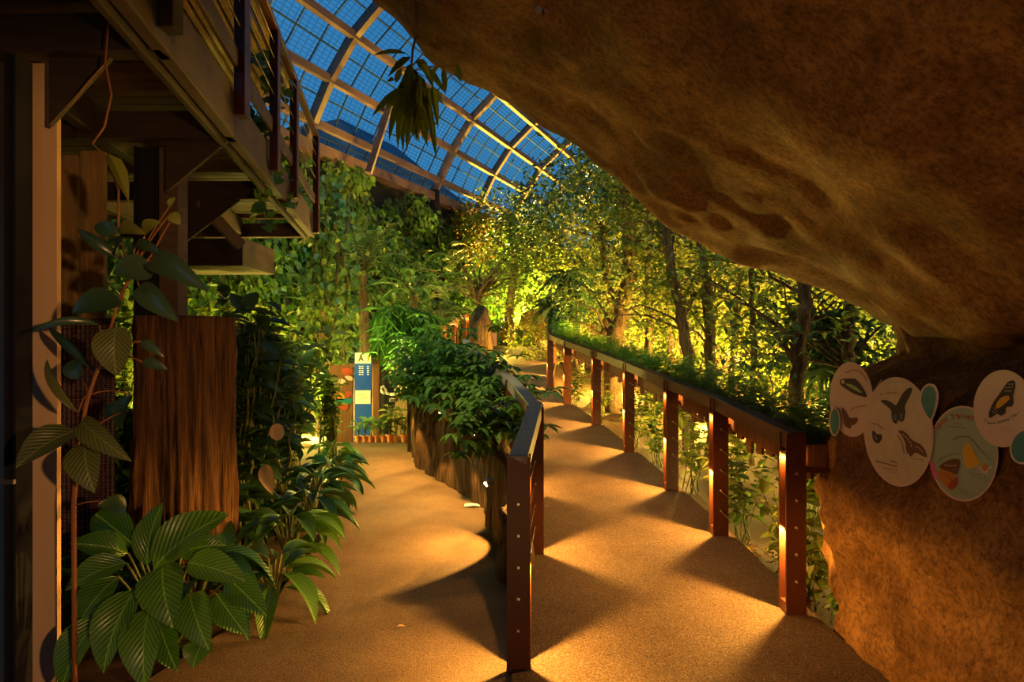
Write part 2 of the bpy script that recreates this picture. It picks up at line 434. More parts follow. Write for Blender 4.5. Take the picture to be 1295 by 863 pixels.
def railing(name,label,pts,right=True,H=1.05,rw=.095,rh=.10,power=13,railmat=None):
    root=thing(name,label,'railing',(pts[0][0],pts[0][1],RZ(pts[0][1])))
    n=len(pts)
    tops=[]
    for i,(x,y) in enumerate(pts):
        a=pts[max(0,i-1)]; b=pts[min(n-1,i+1)]; ax=(0.0+ (b[0]-a[0])*.6,b[1]-a[1])
        z0=RZ(y)-.03; z1=RZ(y)+H
        g,axv,sd=post_geo(x,y,z0,z1,ax); p=g.build('post',M['metal'],root)
        tops.append((x,y,z1))
        g=Geo()
        for k in range(5):
            zz=RZ(y)+.20+k*.155; q=-1
            c=np.array([x,y,zz])+axv*q*.053
            Geo().tube([c,c+axv*q*.010],[.009,.007],8).build('bolt',M['bolt'],p)
        # base plates and the small lamps under the handrail, one in each channel
        for s in ((1,-1) if right else (1,-1)):
            c=np.array([x,y,0])+sd*s*.031
            g=Geo(); g.box(c[0]-.022,c[0]+.022,c[1]-.034,c[1]+.034,z1-.125,z1-.105); g.build('lamp',M['cable'],p)
            inner=(s*sd[0]<0) if right else True
            pw=power*(1. if inner else (.12 if i==0 else .35))
            if y>9: pw*=.9
            spotlamp((x+sd[0]*s*.022,y+sd[1]*s*.022,z1-.16),pw*.4,AMB,.010)
            o3=np.array([x+sd[0]*s*.019,y+sd[1]*s*.019,RZ(y)+.50])
            spotlamp(o3,pw*9.5,AMB,.008,122,(o3[0]+sd[0]*s,o3[1]+sd[1]*s,o3[2]-1.0),.35)
            g=Geo(); g.box(c[0]-.024,c[0]+.024,c[1]-.040,c[1]+.040,RZ(y)-.01,RZ(y)+.075); g.build('base_block',M['metal'],p)
    for i in range(n-1):
        A=np.array(tops[i]);B=np.array(tops[i+1]); d=unit(B-A)
        g=Geo().beam(A-d*(.055 if i==0 else 0)+np.array([0,0,.012]),B+d*.055+np.array([0,0,.012]),rw,rh); g.build('handrail',railmat or M['rail'],root,bevel=.006)
    for k in range(5):
        g=Geo(); g.tube([(x,y,RZ(y)+.20+k*.155) for x,y in pts],.0022,5); g.build('cable',M['cable'],root)
    return root
RP=[(1.63,3.97),(1.58,5.22),(1.505,6.47),(1.365,8.0),(1.19,9.66),(.915,11.3),(.725,12.95),(.80,14.6),(1.02,16.6)]
railing('railing','brown metal railing with seven lit posts along the right side of the rising walkway',RP,True)
LP=[(.035,3.40),(.165,4.86),(.00,6.5),(-.27,8.2),(-.56,9.9),(-.80,11.6)]
railing('railing','brown metal railing with grey weathered handrail, along the left edge of the walkway',LP,False,railmat=wood('grey_rail',(.16,.14,.13),(.34,.31,.30),(2,2,2),.45,.2,20))
# short far stretch of rail climbing behind the planted wall
def far_rail():
    pts=[(-2.5,15.5,1.55),(-1.95,16.2,1.9),(-1.35,17.0,2.25)]
    a=[P(560,411,15.5),P(575,403,16.2),P(589,396,17.0)]
    root=thing('railing','short brown railing with lit posts sloping down behind the planted wall','railing',(a[0][0],a[0][1],1.0))
    for i,p in enumerate(a):
        g,_,_=post_geo(p[0],p[1],.6,p[2],(.5,.6)); q=g.build('post',M['metal'],root)
        spotlamp((p[0]+.045,p[1]-.05,p[2]-.15),8,AMB,.012)
    for i in (0,1):
        Geo().beam(a[i],a[i+1],.095,.1).build('handrail',M['rail'],root,bevel=.006)
far_rail()

# planter trough behind right rail
def trough():
    root=thing('planter_trough','long raised wooden planter trough running behind the right railing','planter',(1.9,4,1))
    off=.24; n=len(RP)
    top=[]
    for i,(x,y) in enumerate(RP):
        a=RP[max(0,i-1)]; b=RP[min(n-1,i+1)]; ax=unit(np.array([b[0]-a[0],b[1]-a[1]])); sd=np.array([ax[1],-ax[0]])
        top.append((np.array([x,y])+sd*off,RZ(y)+1.05-.07))
    for i in range(n-1):
        (a,za),(b,zb)=top[i],top[i+1]
        Geo().beam((a[0],a[1],za),(b[0],b[1],zb),.30,.17).build('trough_box',M['trough'],root,bevel=.005)
        k=int(np.linalg.norm(b-a)/.16)
        g=Geo()
        for j in range(k):
            t=(j+.5)/k; c=a*(1-t)+b*t; z=za*(1-t)+zb*t
            L_=.05+.03*((j*37)%3)
            d=unit(b-a)
            g=Geo(); g.beam((c[0]-d[0]*.05-.10,c[1]-d[1]*.05,z-.17),(c[0]+d[0]*.05-.10,c[1]+d[1]*.05,z-.17+.07*0),.02,L_); g.build('slat',M['trough'],root)
        # brackets reaching the posts
    for i,(x,y) in enumerate(RP):
        c,z=top[i]
        Geo().beam((x+.03,y,z-.12),(c[0]+.05,c[1],z-.15),.03,.03).build('bracket',M['metal'],root)
    return top
TOP=trough()
def frond(g,A,B,sag,w,n=14,T=T_DIA,wl=.5,R=None):
    p=arc(A,B,sag,n+2); d=np.gradient(p,axis=0); d=unit(d)
    up=np.array([0,0,1.]); sd=unit(np.cross(d,up))
    idx=np.arange(1,n+2); t=idx/(n+1)
    ln=w*np.sin(math.pi*np.clip(t*.92+.08,0,1))**.7+.004
    for s in (-1,1):
        D=sd[idx]*s+d[idx]*.55; D[:,2]-=.15
        scatter(g,T,p[idx],D,np.tile(up+rng.normal(size=3)*.1,(len(idx),1)),ln,wl,R if R is not None else rng.random())
def fern(name,label,group,loc,size,nf=11,parent_mat='fern'):
    g=Geo(); loc=np.array(loc,float)
    for k in range(nf):
        th=k/nf*6.283+rng.uniform(-.3,.3); L_=size*rng.uniform(.7,1.1)
        B=loc+np.array([math.cos(th)*L_,math.sin(th)*L_,L_*rng.uniform(.05,1.1)])
        frond(g,loc,B,L_*.35,L_*.20,13,R=None)
    o=g.build(name,L[parent_mat],None,smooth=False); tag(o,label,'fern',group); return o
# ferns in the trough: three kinds of clump, copied along it
def trough_ferns():
    base=[]
    for k in range(3):
        o=fern('fern','low green fern growing in the planter trough behind the right railing','ferns in the trough',(0,0,0),.27,17,'ferng'); base.append(o)
    first=[True]*3
    q=0
    for i in range(len(TOP)-1):
        (a,za),(b,zb)=TOP[i],TOP[i+1]; L_=np.linalg.norm(b-a); k=int(L_/.13)
        for j in range(k):
            t=(j+.5)/k; c=a*(1-t)+b*t; z=za*(1-t)+zb*t
            m=q%3
            o=base[m] if first[m] else base[m].copy()
            if not first[m]: C.objects.link(o)
            first[m]=False
            o.location=(c[0]+rng.uniform(-.10,.10),c[1]+rng.uniform(-.05,.05),z-.01)
            s=rng.uniform(.7,1.1); o.scale=(s,s,s*rng.uniform(.7,1.1)); o.rotation_euler=(0,0,rng.uniform(0,6.28)); q+=1
trough_ferns()

# ------------------------------------------------------------------ retaining wall with its planting
WP=[(-.045,4.55),(-.06,5.2),(-.25,6.6),(-.66,7.6),(-.95,8.2),(-1.22,8.85),(-1.40,9.8),(-1.5,10.6),(-1.9,11.8),(-2.9,12.6),(-4.6,13.0)]
WT=[.30,.62,.93,1.02,1.06,1.08,1.15,1.25,1.3,1.3,1.3]
def wall_d(t):
    pts=np.array(WP); L_=np.concatenate([[0],np.cumsum(np.linalg.norm(np.diff(pts,axis=0),axis=1))])
    s=t*L_[-1]; return np.array([np.interp(s,L_,pts[:,0]),np.interp(s,L_,pts[:,1])]),float(np.interp(s,L_,WT)),s
def fnoise(x,y,z=0):
    from mathutils import noise as nz
    return nz.fractal(Vector((x,y,z)),.9,2.0,4)
def retaining():
    g=Geo(); n=170; nz_=14; V=[]
    for i in range(n):
        t=i/(n-1); c,h,s=wall_d(t); c2,_,_=wall_d(min(1,t+.004)); c1,_,_=wall_d(max(0,t-.004))
        d=unit(c2-c1); nr=np.array([-d[1],d[0]])   # towards the lower path (left)
        h2=h+.05*math.sin(s*9)+.08*fnoise(s*3,0)
        for j in range(nz_+3):
            if j<=nz_:
                z=-.05+(h2+.05)*j/nz_
                off=.05*abs(math.sin(s*7.5+.3*math.sin(z*3)))+.05*fnoise(s*2.5,z*1.2)-.04*(j/nz_)
                p=c+nr*off
            else:
                k=j-nz_; p=c-nr*(.10*k); z=h2-.02-.25*(k-1)
            V.append((p[0],p[1],z))
    g.grid(V,n,nz_+3); o=g.build('retaining_wall',M['wallwood'],smooth=True); o.name='retaining_wall'
    tag(o,'bark-like brown retaining wall between lower path and walkway, planted on top','retaining wall')
retaining()
def wall_lights():
    for (x,y,d) in ((628,571,5.9),(600,545,6.9),(560,515,7.95),(541,500,8.9)):
        p=P(x,y,d); 
    for t,zf in ((.085,.75),(.20,.8),(.305,.82),(.40,.85),(.475,.85)):
        c,h,s=wall_d(t); c2,_,_=wall_d(t+.01); d=unit(c2-c); nr=np.array([-d[1],d[0]])
        p=np.array([c[0]+nr[0]*.06,c[1]+nr[1]*.06,h*zf])
        root=thing('wall_lamp','small warm lamp fixed on the bark retaining wall above the lower path','lamp',p,'lamps on the retaining wall')
        g=Geo(); g.tube([p,p+np.array([nr[0]*.05,nr[1]*.05,0])],[.03,.03],10); g.build('housing',M['cable'],root)
        g=Geo(); q=p+np.array([nr[0]*.05,nr[1]*.05,-.012]); g.tube([q,q+np.array([nr[0]*.012,nr[1]*.012,-.01])],[.022,.018],10); g.build('lens',M['lampglass'],root)
        spotlamp(q+np.array([nr[0]*.04,nr[1]*.04,-.01]),130,AMB,.012,105,(q[0]+nr[0]*1.0,q[1]+nr[1]*1.0,-.5),.12)
wall_lights()
# leafy planting on top of the wall: several shrubs with drooping palmate leaves
def spray(g,c,n,size,T=T_LONG,W=.42,k=6,rad=.3,zr=.25,down=.35):
    # n leaf whorls: k pointed leaves radiating from a twig end and drooping
    for i in range(n):
        q=np.array(c)+np.array([rng.normal()*rad,rng.normal()*rad,abs(rng.normal())*zr])
        th=np.arange(k)/k*6.283+rng.random()*6
        D=np.stack([np.cos(th),np.sin(th),-down+rng.uniform(-.3,.3,k)],1)
        scatter(g,T,np.tile(q,(k,1)),D,np.tile([0,0,1.],(k,1)),size*rng.uniform(.7,1.2,k),W,rng.random()*.6+rng.random(k)*.4)
def wall_plants():
    spots=[(.13,.42,'nearest'),(.20,.5,''),(.265,.45,''),(.33,.5,''),(.39,.5,''),(.45,.45,''),(.52,.45,''),(.60,.5,'')]
    desc=['drooping leafy shrub at the near end of the retaining wall top, beside the grey handrail',
          'bright leafy shrub spilling over the retaining wall, second from its near end',
          'yellow-green shrub hanging leaves over the bark wall face',
          'dense leafy shrub on the middle of the retaining wall top',
          'rounded green shrub on the wall top where the wall turns',
          'leafy shrub on the wall corner above the dark board',
          'light green shrub on the far wall top near the fern mass',
          'green shrub at the far end of the retaining wall top']
    for (t,r,_),ds in zip(spots,desc):
        c,h,s=wall_d(t); x=c[0]+.22; y=c[1]+.1
        x+=(-.16 if t<.18 else -.02 if t<.5 else -.1); root=thing('leafy_shrub',ds,'shrub',(x,y,h-.1)); q=.7 if t<.25 else .9
        g=Geo(); g2=Geo()
        spray(g,(x,y,h+.06),int(95*q),.15,k=6,rad=.25*q,zr=(.22 if t<.18 else .27)*q)
        spray(g,(c[0]-.08,c[1],h-.12),16,.15,k=6,rad=.14,zr=.16,down=.7)
        for k in range(9):
            th=rng.random()*6.28; B=np.array([x+math.cos(th)*.2,y+math.sin(th)*.25,h+rng.uniform(.0,.35)])
            g2.tube(arc((x,y,h-.12),B,.12,6),[.010,.009,.008,.006,.005,.004],5)
        g.build('foliage',L['fern'] if t>.3 else L['ivy'],root); g2.build('stem',M['stem'],root)
wall_plants()
# standing bark post and dark board at the bend
def board():
    g=Geo(); a=P(531,478,10.2); 
    g.box(a[0]-.16,a[0]-.06,10.0,10.2,-.05,a[2]+.05); o=g.build('board',M['wallwood'],bevel=.01); o.name='timber_board'
    tag(o,'dark upright timber board standing at the bend of the lower path','board')
board()

# ------------------------------------------------------------------ rocks
def noisy(V,N_,amp,fr,seed=0,detail=4):
    from mathutils import noise as nz
    out=[]
    for p,n in zip(V,N_):
        q=Vector((p[0]*fr+seed,p[1]*fr,p[2]*fr)); a=nz.fractal(q,.85,2.1,detail)
        out.append(p+n*a*amp)
    return np.array(out)
SEC_A=[(3.6,1.55),(2.95,1.62),(2.62,1.74),(2.47,1.90),(2.2,2.04),(1.92,2.14),(1.46,2.40),(1.06,2.56),(.83,2.82),(.59,3.0),(.3,3.17),(-.13,3.44),(-.5,3.61),(-.73,3.84),(-1.06,4.13),(-1.35,4.5),(-1.7,5.2),(-2.1,6.2)]
SEC_B=[(2.6,1.50),(2.2,1.55),(1.92,1.60),(1.80,1.74),(1.64,1.93),(1.46,2.14),(1.16,2.40),(.90,2.62),(.66,2.84),(.42,3.02),(.15,3.2),(-.2,3.42),(-.55,3.64),(-.85,3.88),(-1.15,4.2),(-1.45,4.6),(-1.8,5.3),(-2.2,6.3)]
def resamp(sec,n):
    s=np.array(sec); L_=np.concatenate([[0],np.cumsum(np.linalg.norm(np.diff(s,axis=0),axis=1))]); t=np.linspace(0,L_[-1],n)
    # Catmull-like smoothing through dense linear interpolation and averaging
    x=np.interp(t,L_,s[:,0]); z=np.interp(t,L_,s[:,1])
    for _ in range(6):
        x[1:-1]=(x[:-2]+2*x[1:-1]+x[2:])/4; z[1:-1]=(z[:-2]+2*z[1:-1]+z[2:])/4
    return np.stack([x,z],1)
def overhang():
    nu=150; A=resamp(SEC_A,nu); B=resamp(SEC_B,nu)
    ys=list(np.linspace(-3.2,2.6,36))+list(np.linspace(2.7,5.0,40))
    rows=[]
    tA=np.gradient(A,axis=0); nA=unit(np.stack([-tA[:,1],tA[:,0]],1))   # outward guess
    if nA[60][1]<0: nA=-nA                                              # point up and to the right, into the rock
    for y in ys:
        t=np.clip((y-2.7)/2.3,0,1); t=t*t*(3-2*t) if True else t
        S=A*t+B*(1-t); rows.append((S,y))
    for k in range(1,22):        # round over the far edge, back on top
        a=k/21*math.pi*.97; r=.75
        off=(1-math.cos(a))*r; yy=5.0+math.sin(a)*r*.45
        rows.append((A+nA*off,yy))
    for y in np.linspace(4.7,-3.2,14):
        t=np.clip((y-2.7)/2.3,0,1); S=A*t+B*(1-t); rows.append((S+nA*1.5,y))
    V=np.array([[(p[0],y,p[1]) for p in S] for S,y in rows]); ny=len(rows)
    # pixel-true silhouette knots are at y=5; shift rows along y a bit for a wavy edge
    du=np.gradient(V,axis=1); dv=np.gradient(V,axis=0); Nn=unit(np.cross(du,dv))
    Vn=noisy(V.reshape(-1,3),Nn.reshape(-1,3),.10,.9,3.3,3)
    Vn=noisy(Vn,Nn.reshape(-1,3),.012,4.5,9.1,4)
    g=Geo(); g.grid(Vn,ny,nu); o=g.build('boulder',M['rock'],smooth=True); o.name='overhanging_boulder'
    tag(o,'huge smooth brown rock arching overhead from the right across the top of the view','rock')
overhang()
def lower_rock():
    # cross-sections over height; path of the face in plan
    plan=[(1.78,-3.0),(1.76,-1),(1.76,0.5),(1.79,1.5),(1.80,2.2),(1.795,2.8),(1.775,3.3),(1.765,3.6),(1.79,3.85),(1.90,4.12),(2.12,4.38),(2.5,4.62),(3.2,4.85),(4.4,5.0)]
    pl=np.array(plan); L_=np.concatenate([[0],np.cumsum(np.linalg.norm(np.diff(pl,axis=0),axis=1))]); n=170
    t=np.linspace(0,L_[-1],n); X=np.interp(t,L_,pl[:,0]); Y=np.interp(t,L_,pl[:,1])
    for _ in range(5):
        X[1:-1]=(X[:-2]+2*X[1:-1]+X[2:])/4; Y[1:-1]=(Y[:-2]+2*Y[1:-1]+Y[2:])/4
    T=unit(np.stack([np.gradient(X),np.gradient(Y)],1)); nr=np.stack([T[:,1]*-1,T[:,0]],1)  # outward to the path
    zs=np.concatenate([np.linspace(-.15,1.5,44),np.linspace(1.52,2.3,22)]); V=[]; No=[]
    for z in zs:
        for i in range(n):
            o=.02*math.sin(z*3)+ (-.10 if z<.0 else 0)
            o-= .10*max(0,(.45-z))/.45*(.6 if Y[i]>3.5 else .3)
            if z>1.40: o-=.32*min(1,(z-1.40)/.16)**.8*(1.0)      # recess under the overhang
            if z>1.72: o+=.15*min(1,(z-1.72)/.3)
            if z<1.4 and Y[i]<3.7:                               # keep the sign band flat
                pass
            V.append((X[i]+nr[i,0]*o,Y[i]+nr[i,1]*o,z)); No.append((nr[i,0],nr[i,1],0))
    V=np.array(V);No=np.array(No)
    from mathutils import noise as nz
    out=[]
    for p,q in zip(V,No):
        band=math.exp(-((p[2]-1.28)/.36)**4)*(1 if p[1]<3.75 else .2)
        a=nz.fractal(Vector((p[0]*1.3,p[1]*1.3+5,p[2]*1.6)),.85,2.1,4)*.14+nz.fractal(Vector((p[0]*6,p[1]*6,p[2]*4)),.9,2,3)*.025
        a=a*(1-.93*band)-.02*band
        if band>.3 and a>0: a*=.2
        out.append(p+q*a)
    g=Geo(); g.grid(out,len(zs),n); o=g.build('boulder',M['rock2'],smooth=True); o.name='rock_face'
    tag(o,'upright brown rock face at the right carrying the butterfly signs','rock')
lower_rock()
def lump(name,label,cat,c,rad,mat,amp=.2,fr=1.2,seed=0,nu=48,nv=28,shape=None):
    V=[];No=[]
    for j in range(nv):
        ph=math.pi*j/(nv-1)
        for i in range(nu):
            th=2*math.pi*i/nu; n=np.array([math.sin(ph)*math.cos(th),math.sin(ph)*math.sin(th),math.cos(ph)])
            s=np.sign(n)*np.abs(n)**.68
            V.append(np.array(c)+s*np.array(rad)); No.append(n)
    V=noisy(np.array(V),np.array(No),amp,fr,seed,4)
    g=Geo(); Fq=[(j*nu+i,(j+1)*nu+i,(j+1)*nu+(i+1)%nu,j*nu+(i+1)%nu) for j in range(nv-1) for i in range(nu)]
    g.add(V,Fq); o=g.build(name,mat,smooth=True); return tag(o,label,cat)
p=P(678,430,22.5); lump('boulder','big moss-stained boulder at the far end of the walkway, lit from behind','rock',(p[0]-.05,22.6,1.65),(.62,.55,1.12),M['rock'],.22,1.1,4)
p=P(640,430,24); lump('boulder','low wide rock wall behind the black lantern at the walkway end','rock',(p[0]-.3,24.0,1.5),(1.3,.6,.72),M['rock'],.18,1.2,8)
p=P(606,436,14.6); lump('standing_stone','tall narrow dark stone beside the far left edge of the walkway','rock',(p[0],14.8,1.25),(.27,.3,1.12),M['wallwood'],.06,2.2,2)
# ------------------------------------------------------------------ signs on the rock
w_=np.array([.052,-.99865,0.]); n_=np.array([-.99865,-.052,0.]); p0=np.array([1.733,3.48,0.])
def onwall(px,py,off):
    d=np.array([(px-CX)/F,1.,(CY-py)/F]); q=p0+n_*off-np.array([0,0,CAMZ])*0
    o=np.array([0,0,CAMZ]); t=np.dot(n_,(q-o))/np.dot(n_,d); return o+d*t
def patch(pts,off,th=.0012,pj=onwall):
    a=[pj(x,y,off) for x,y in pts]; b=[pj(x,y,off-th) for x,y in pts]; n=len(a); g=Geo()
    g.add(a+b,[list(range(n))]); 
    g.l.append(np.arange(n,2*n)[::-1]); g.t.append(np.array([n]))
    for i in range(n):
        g.l.append(np.array([i,i+n,(i+1)%n+n,(i+1)%n])); g.t.append(np.array([4]))
    return g
def ell(cx,cy,rx,ry,n=48,rot=0,egg=0):
    o=[]
    for i in range(n):
        t=i/n*2*math.pi; x=rx*math.cos(t)*(1+egg*math.sin(t)); y=ry*math.sin(t)
        o.append((cx+x*math.cos(rot)-y*math.sin(rot),cy+x*math.sin(rot)+y*math.cos(rot)))
    return o
def smoothpoly(p,k=4):
    p=np.array(p,float); n=len(p); o=[]
    for i in range(n):
        a,b,c,d=p[i-1],p[i],p[(i+1)%n],p[(i+2)%n]
        for j in range(k):
            t=j/k; o.append(tuple(.5*((2*b)+(-a+c)*t+(2*a-5*b+4*c-d)*t*t+(-a+3*b-3*c+d)*t**3)))
    return o
def zm(pts,ox,oy,s): return [(ox+x*s,oy+y*s) for x,y in pts]
def glyph(ch):
    cu=bpy.data.curves.new('glyph','FONT'); cu.body=ch; cu.offset=.028; ob=bpy.data.objects.new('glyph',cu); C.objects.link(ob)
    dg=bpy.context.evaluated_depsgraph_get(); me=bpy.data.meshes.new_from_object(ob.evaluated_get(dg))
    V=[(v.co.x,v.co.y) for v in me.vertices]; Fp=[list(p.vertices) for p in me.polygons]
    wd=max([v[0] for v in V]+[.25])
    bpy.data.objects.remove(ob); bpy.data.curves.remove(cu); bpy.data.meshes.remove(me)
    return V,Fp,wd
GC={}
def text(s,path,h,off,pj=onwall,wx=.7):
    path=np.array(path,float); L_=np.concatenate([[0],np.cumsum(np.linalg.norm(np.diff(path,axis=0),axis=1))]); g=Geo()
    adv=[]
    for ch in s:
        if ch==' ': adv.append(.3); continue
        if ch not in GC: GC[ch]=glyph(ch)
        adv.append(GC[ch][2]+.08)
    tot=sum(adv); pos=0
    for ch,a in zip(s,adv):
        if ch!=' ':
            V,Fp,wd=GC[ch]; sc=L_[-1]/tot
            s0=pos*sc; x=np.interp(s0,L_,path[:,0]); y=np.interp(s0,L_,path[:,1]); s1=(pos+a*.9)*sc
            x1=np.interp(s1,L_,path[:,0]); y1=np.interp(s1,L_,path[:,1]); d=np.array([x1-x,y1-y]); d/=np.linalg.norm(d)+1e-9
            nn=np.array([d[1],-d[0]])
            W=[pj(x+d[0]*vx*sc+nn[0]*vy*h,y+d[1]*vx*sc+nn[1]*vy*h,off) for vx,vy in V]
            base=g.n; g.v.append(np.array(W)); g.uv.append(np.zeros((len(W),3))); g.r.append(np.zeros(len(W))); g.n+=len(W)
            for f in Fp: g.l.append(np.array(f)+base); g.t.append(np.array([len(f)]))
        pos+=a
    return g
def stroke(path,h,off,pj=onwall,gaps=7):
    path=np.array(path,float); L_=np.concatenate([[0],np.cumsum(np.linalg.norm(np.diff(path,axis=0),axis=1))]); g=Geo()
    n=gaps
    for i in range(n):
        a=(i+.08)/n*L_[-1]; b=(i+.8)/n*L_[-1]
        A=np.array([np.interp(a,L_,path[:,0]),np.interp(a,L_,path[:,1])]);B=np.array([np.interp(b,L_,path[:,0]),np.interp(b,L_,path[:,1])])
        d=unit(B-A); nn=np.array([d[1],-d[0]])*h/2
        g.add([pj(*(A+nn),off),pj(*(B+nn),off),pj(*(B-nn),off),pj(*(A-nn),off)],[(0,1,2,3)])
    return g
Z1=(1040,450,.1158); Z2=(1085,530,.1043); Z3=(1170,510,.1506); Z4=(1210,460,.1158)
def sign(name,label,outline,inner,facemat,off):
    c=np.mean([onwall(x,y,off) for x,y in outline],axis=0)
    root=thing(name,label,'sign',c)
    patch(outline,off,.006).build('plate',M['white'],root)
    if inner: patch(inner,off+.0012).build('printed_face',facemat,root)
    return root
s1=sign('oval_sign','pale oval butterfly sign at the left end of the row, with two dark butterflies',ell(1077,505.5,27.5,47.5,56,-.06),ell(1077,505.5,25.5,45,56,-.06),M['white'],.022)
def pr(root,name,pts,z,mat,off,sm=True):
    q=zm(pts,*z); patch(smoothpoly(q,3) if sm else q,off).build(name,mat,root)
def tx(root,name,g,mat): g.build(name,mat,root)
o1=.022+.0026
pr(s1,'butterfly_print',[(190,280),(215,255),(330,250),(370,265),(430,330),(480,420),(478,455),(430,445),(340,415),(250,360),(200,320)],Z1,M['ink'],o1)
pr(s1,'butterfly_marking',[(250,305),(340,325),(430,395),(400,400),(300,345)],Z1,M['inkg'],o1+.0013)
pr(s1,'butterfly_marking',[(205,275),(235,268),(240,300),(215,305)],Z1,M['cream'],o1+.0013)
pr(s1,'butterfly_print',[(210,565),(260,610),(300,680),(370,675),(390,700),(360,750),(320,765),(305,800),(250,770),(230,710)],Z1,M['inkb'],o1)
tx(s1,'printed_text',stroke(zm([(250,190),(330,155),(400,170),(450,215),(490,280)],*Z1),1.6,o1,gaps=12),M['inktext'])
tx(s1,'printed_text',stroke(zm([(300,600),(360,565),(480,545)],*Z1),1.6,o1,gaps=9),M['inkrust'])
for k,(a,b) in enumerate(((360,430),(370,450))): tx(s1,'printed_text',stroke(zm([(a-20,600+k*22),(b+20,606+k*22)],*Z1),.7,o1,gaps=4),M['inkfaint'])
tx(s1,'printed_text',stroke(zm([(120,375),(230,380)],*Z1),.7,o1,gaps=4),M['inkfaint'])
s2=sign('oval_sign','largest oval butterfly sign, cream with a large black butterfly and a striped brown one',ell(1136.5,546.5,44,69.5,60,-.08),ell(1136.5,546.5,42,67,60,-.08),M['cream'],.040)
o2=.040+.0026
pr(s2,'butterfly_print',[(635,495),(690,485),(750,510),(800,540),(830,500),(880,410),(940,355),(980,360),(960,430),(900,550),(905,620),(890,700),(860,725),(830,700),(810,745),(770,720),(755,650),(750,600),(700,550)],Z1,M['ink'],o2)
pr(s2,'butterfly_marking',[(775,650),(810,640),(812,700),(785,705)],Z1,M['inkslate'],o2+.0013)
pr(s2,'butterfly_marking',[(845,640),(880,640),(875,695),(850,690)],Z1,M['inkslate'],o2+.0013)
pr(s2,'butterfly_print',[(175,150),(200,150),(230,185),(290,195),(280,260),(240,298),(195,270),(175,220)],Z2,M['ink'],o2)
pr(s2,'butterfly_marking',[(195,190),(225,205),(235,260),(205,250)],Z2,M['inkslate'],o2+.0013)
pr(s2,'butterfly_print',[(490,150),(540,145),(600,190),(660,260),(740,300),(800,360),(840,460),(780,450),(700,410),(640,460),(620,430),(590,400),(575,300),(540,220)],Z2,M['inkb'],o2)
tx(s2,'butterfly_marking',stroke(zm([(530,180),(600,240),(640,290),(650,350)],*Z2),1.0,o2+.0005,gaps=5),M['cream'])
tx(s2,'butterfly_marking',stroke(zm([(690,340),(740,350),(800,420)],*Z2),1.0,o2+.0005,gaps=5),M['cream'])
tx(s2,'printed_text',text('Great Mormon',zm([(625,438),(700,420),(815,412)],*Z1),3.2,o2),M['inkrust'])
tx(s2,'printed_text',stroke(zm([(165,50),(240,70),(310,125)],*Z2),1.6,o2,gaps=8),M['inktext'])
tx(s2,'printed_text',stroke(zm([(480,200),(520,260),(545,340),(560,425)],*Z2),1.8,o2,gaps=12),M['inktext'])
tx(s2,'printed_text',stroke(zm([(640,480),(800,500)],*Z2),.8,o2,gaps=6),M['inktext'])
for a,b,y0,y1,h in ((395,480,510,535,2.0),(215,480,510,580,2.0),(300,480,592,630,1.0),(400,480,645,665,.9)):
    tx(s2,'printed_text',stroke(zm([(a,y0),(b,y1)],*Z2),h,o2,gaps=7),M['inktext'])
for k in range(5):
    tx(s2,'leaf_print',stroke(zm([(600+k*60,330-k*10),(660+k*60,240+k*14)],*Z1),.8,o2-.0004,gaps=1),M['mint'])
s3=sign('oval_sign','pale green oval sign headed Spot Them! with a yellow butterfly and an orange one',ell(1218.5,574,44,60.5,60,-.05),ell(1218.5,574,42,58,60,-.05),M['mint'],.034)
o3=.034+.0026
pr(s3,'pink_print',[(35,475),(70,500),(105,600),(110,665),(75,620),(45,560)],Z3,M['pink'],o3,False)
pr(s3,'butterfly_print',[(120,530),(170,490),(240,468),(285,475),(295,510),(265,600),(200,575),(130,550)],Z3,M['inkb'],o3)
pr(s3,'butterfly_print',[(118,560),(200,575),(255,605),(273,650),(250,705),(205,728),(160,690),(125,640)],Z3,M['orange'],o3+.0006)
pr(s3,'butterfly_marking',[(190,690),(262,625),(270,680),(245,715),(210,727)],Z3,M['red'],o3+.0020)
tx(s3,'butterfly_marking',stroke(zm([(160,520),(230,530),(265,520)],*Z3),.9,o3+.0013,gaps=4),M['cream'])
tx(s3,'butterfly_marking',stroke(zm([(170,590),(210,620),(220,660)],*Z3),.8,o3+.0025,gaps=3),M['inkb'])
pr(s3,'butterfly_print',[(345,330),(380,350),(420,430),(455,500),(410,540),(350,540),(325,470),(325,390)],Z3,M['yellow'],o3)
for cx,cy,r in ((435,562,.2),(470,590,1.2),(535,600,1.9),(560,560,2.7),(455,545,0)):
    pt=ell(*zm([((cx+500)/2,(cy+540)/2)],*Z3)[0],5.4,1.9,14,r); patch(pt,o3).build('flower_print',M['white'],s3)
patch(ell(*zm([(500,540)],*Z3)[0],3.6,4.2,16),o3+.0012).build('flower_print',M['orange'],s3)
tx(s3,'flower_print',stroke(zm([(500,590),(512,640),(508,700)],*Z3),.8,o3,gaps=1),M['inktext2'])
tx(s3,'printed_title',text('Spot Them!',zm([(95,232),(120,195),(160,165),(210,142),(290,130),(350,132),(405,150)],*Z3),9.5,o3),M['inkrust'])
tx(s3,'printed_text',stroke(zm([(235,165),(315,182)],*Z3),1.0,o3,gaps=3),M['inktext']); tx(s3,'printed_text',stroke(zm([(200,195),(345,215)],*Z3),1.0,o3,gaps=6),M['inktext'])
tx(s3,'printed_text',stroke(zm([(230,310),(290,280),(370,285),(430,350),(480,410),(555,480)],*Z3),2.2,o3,gaps=18),M['inktext2'])
tx(s3,'printed_text',stroke(zm([(105,495),(160,450),(220,430),(300,425)],*Z3),1.8,o3,gaps=12),M['inktext2'])
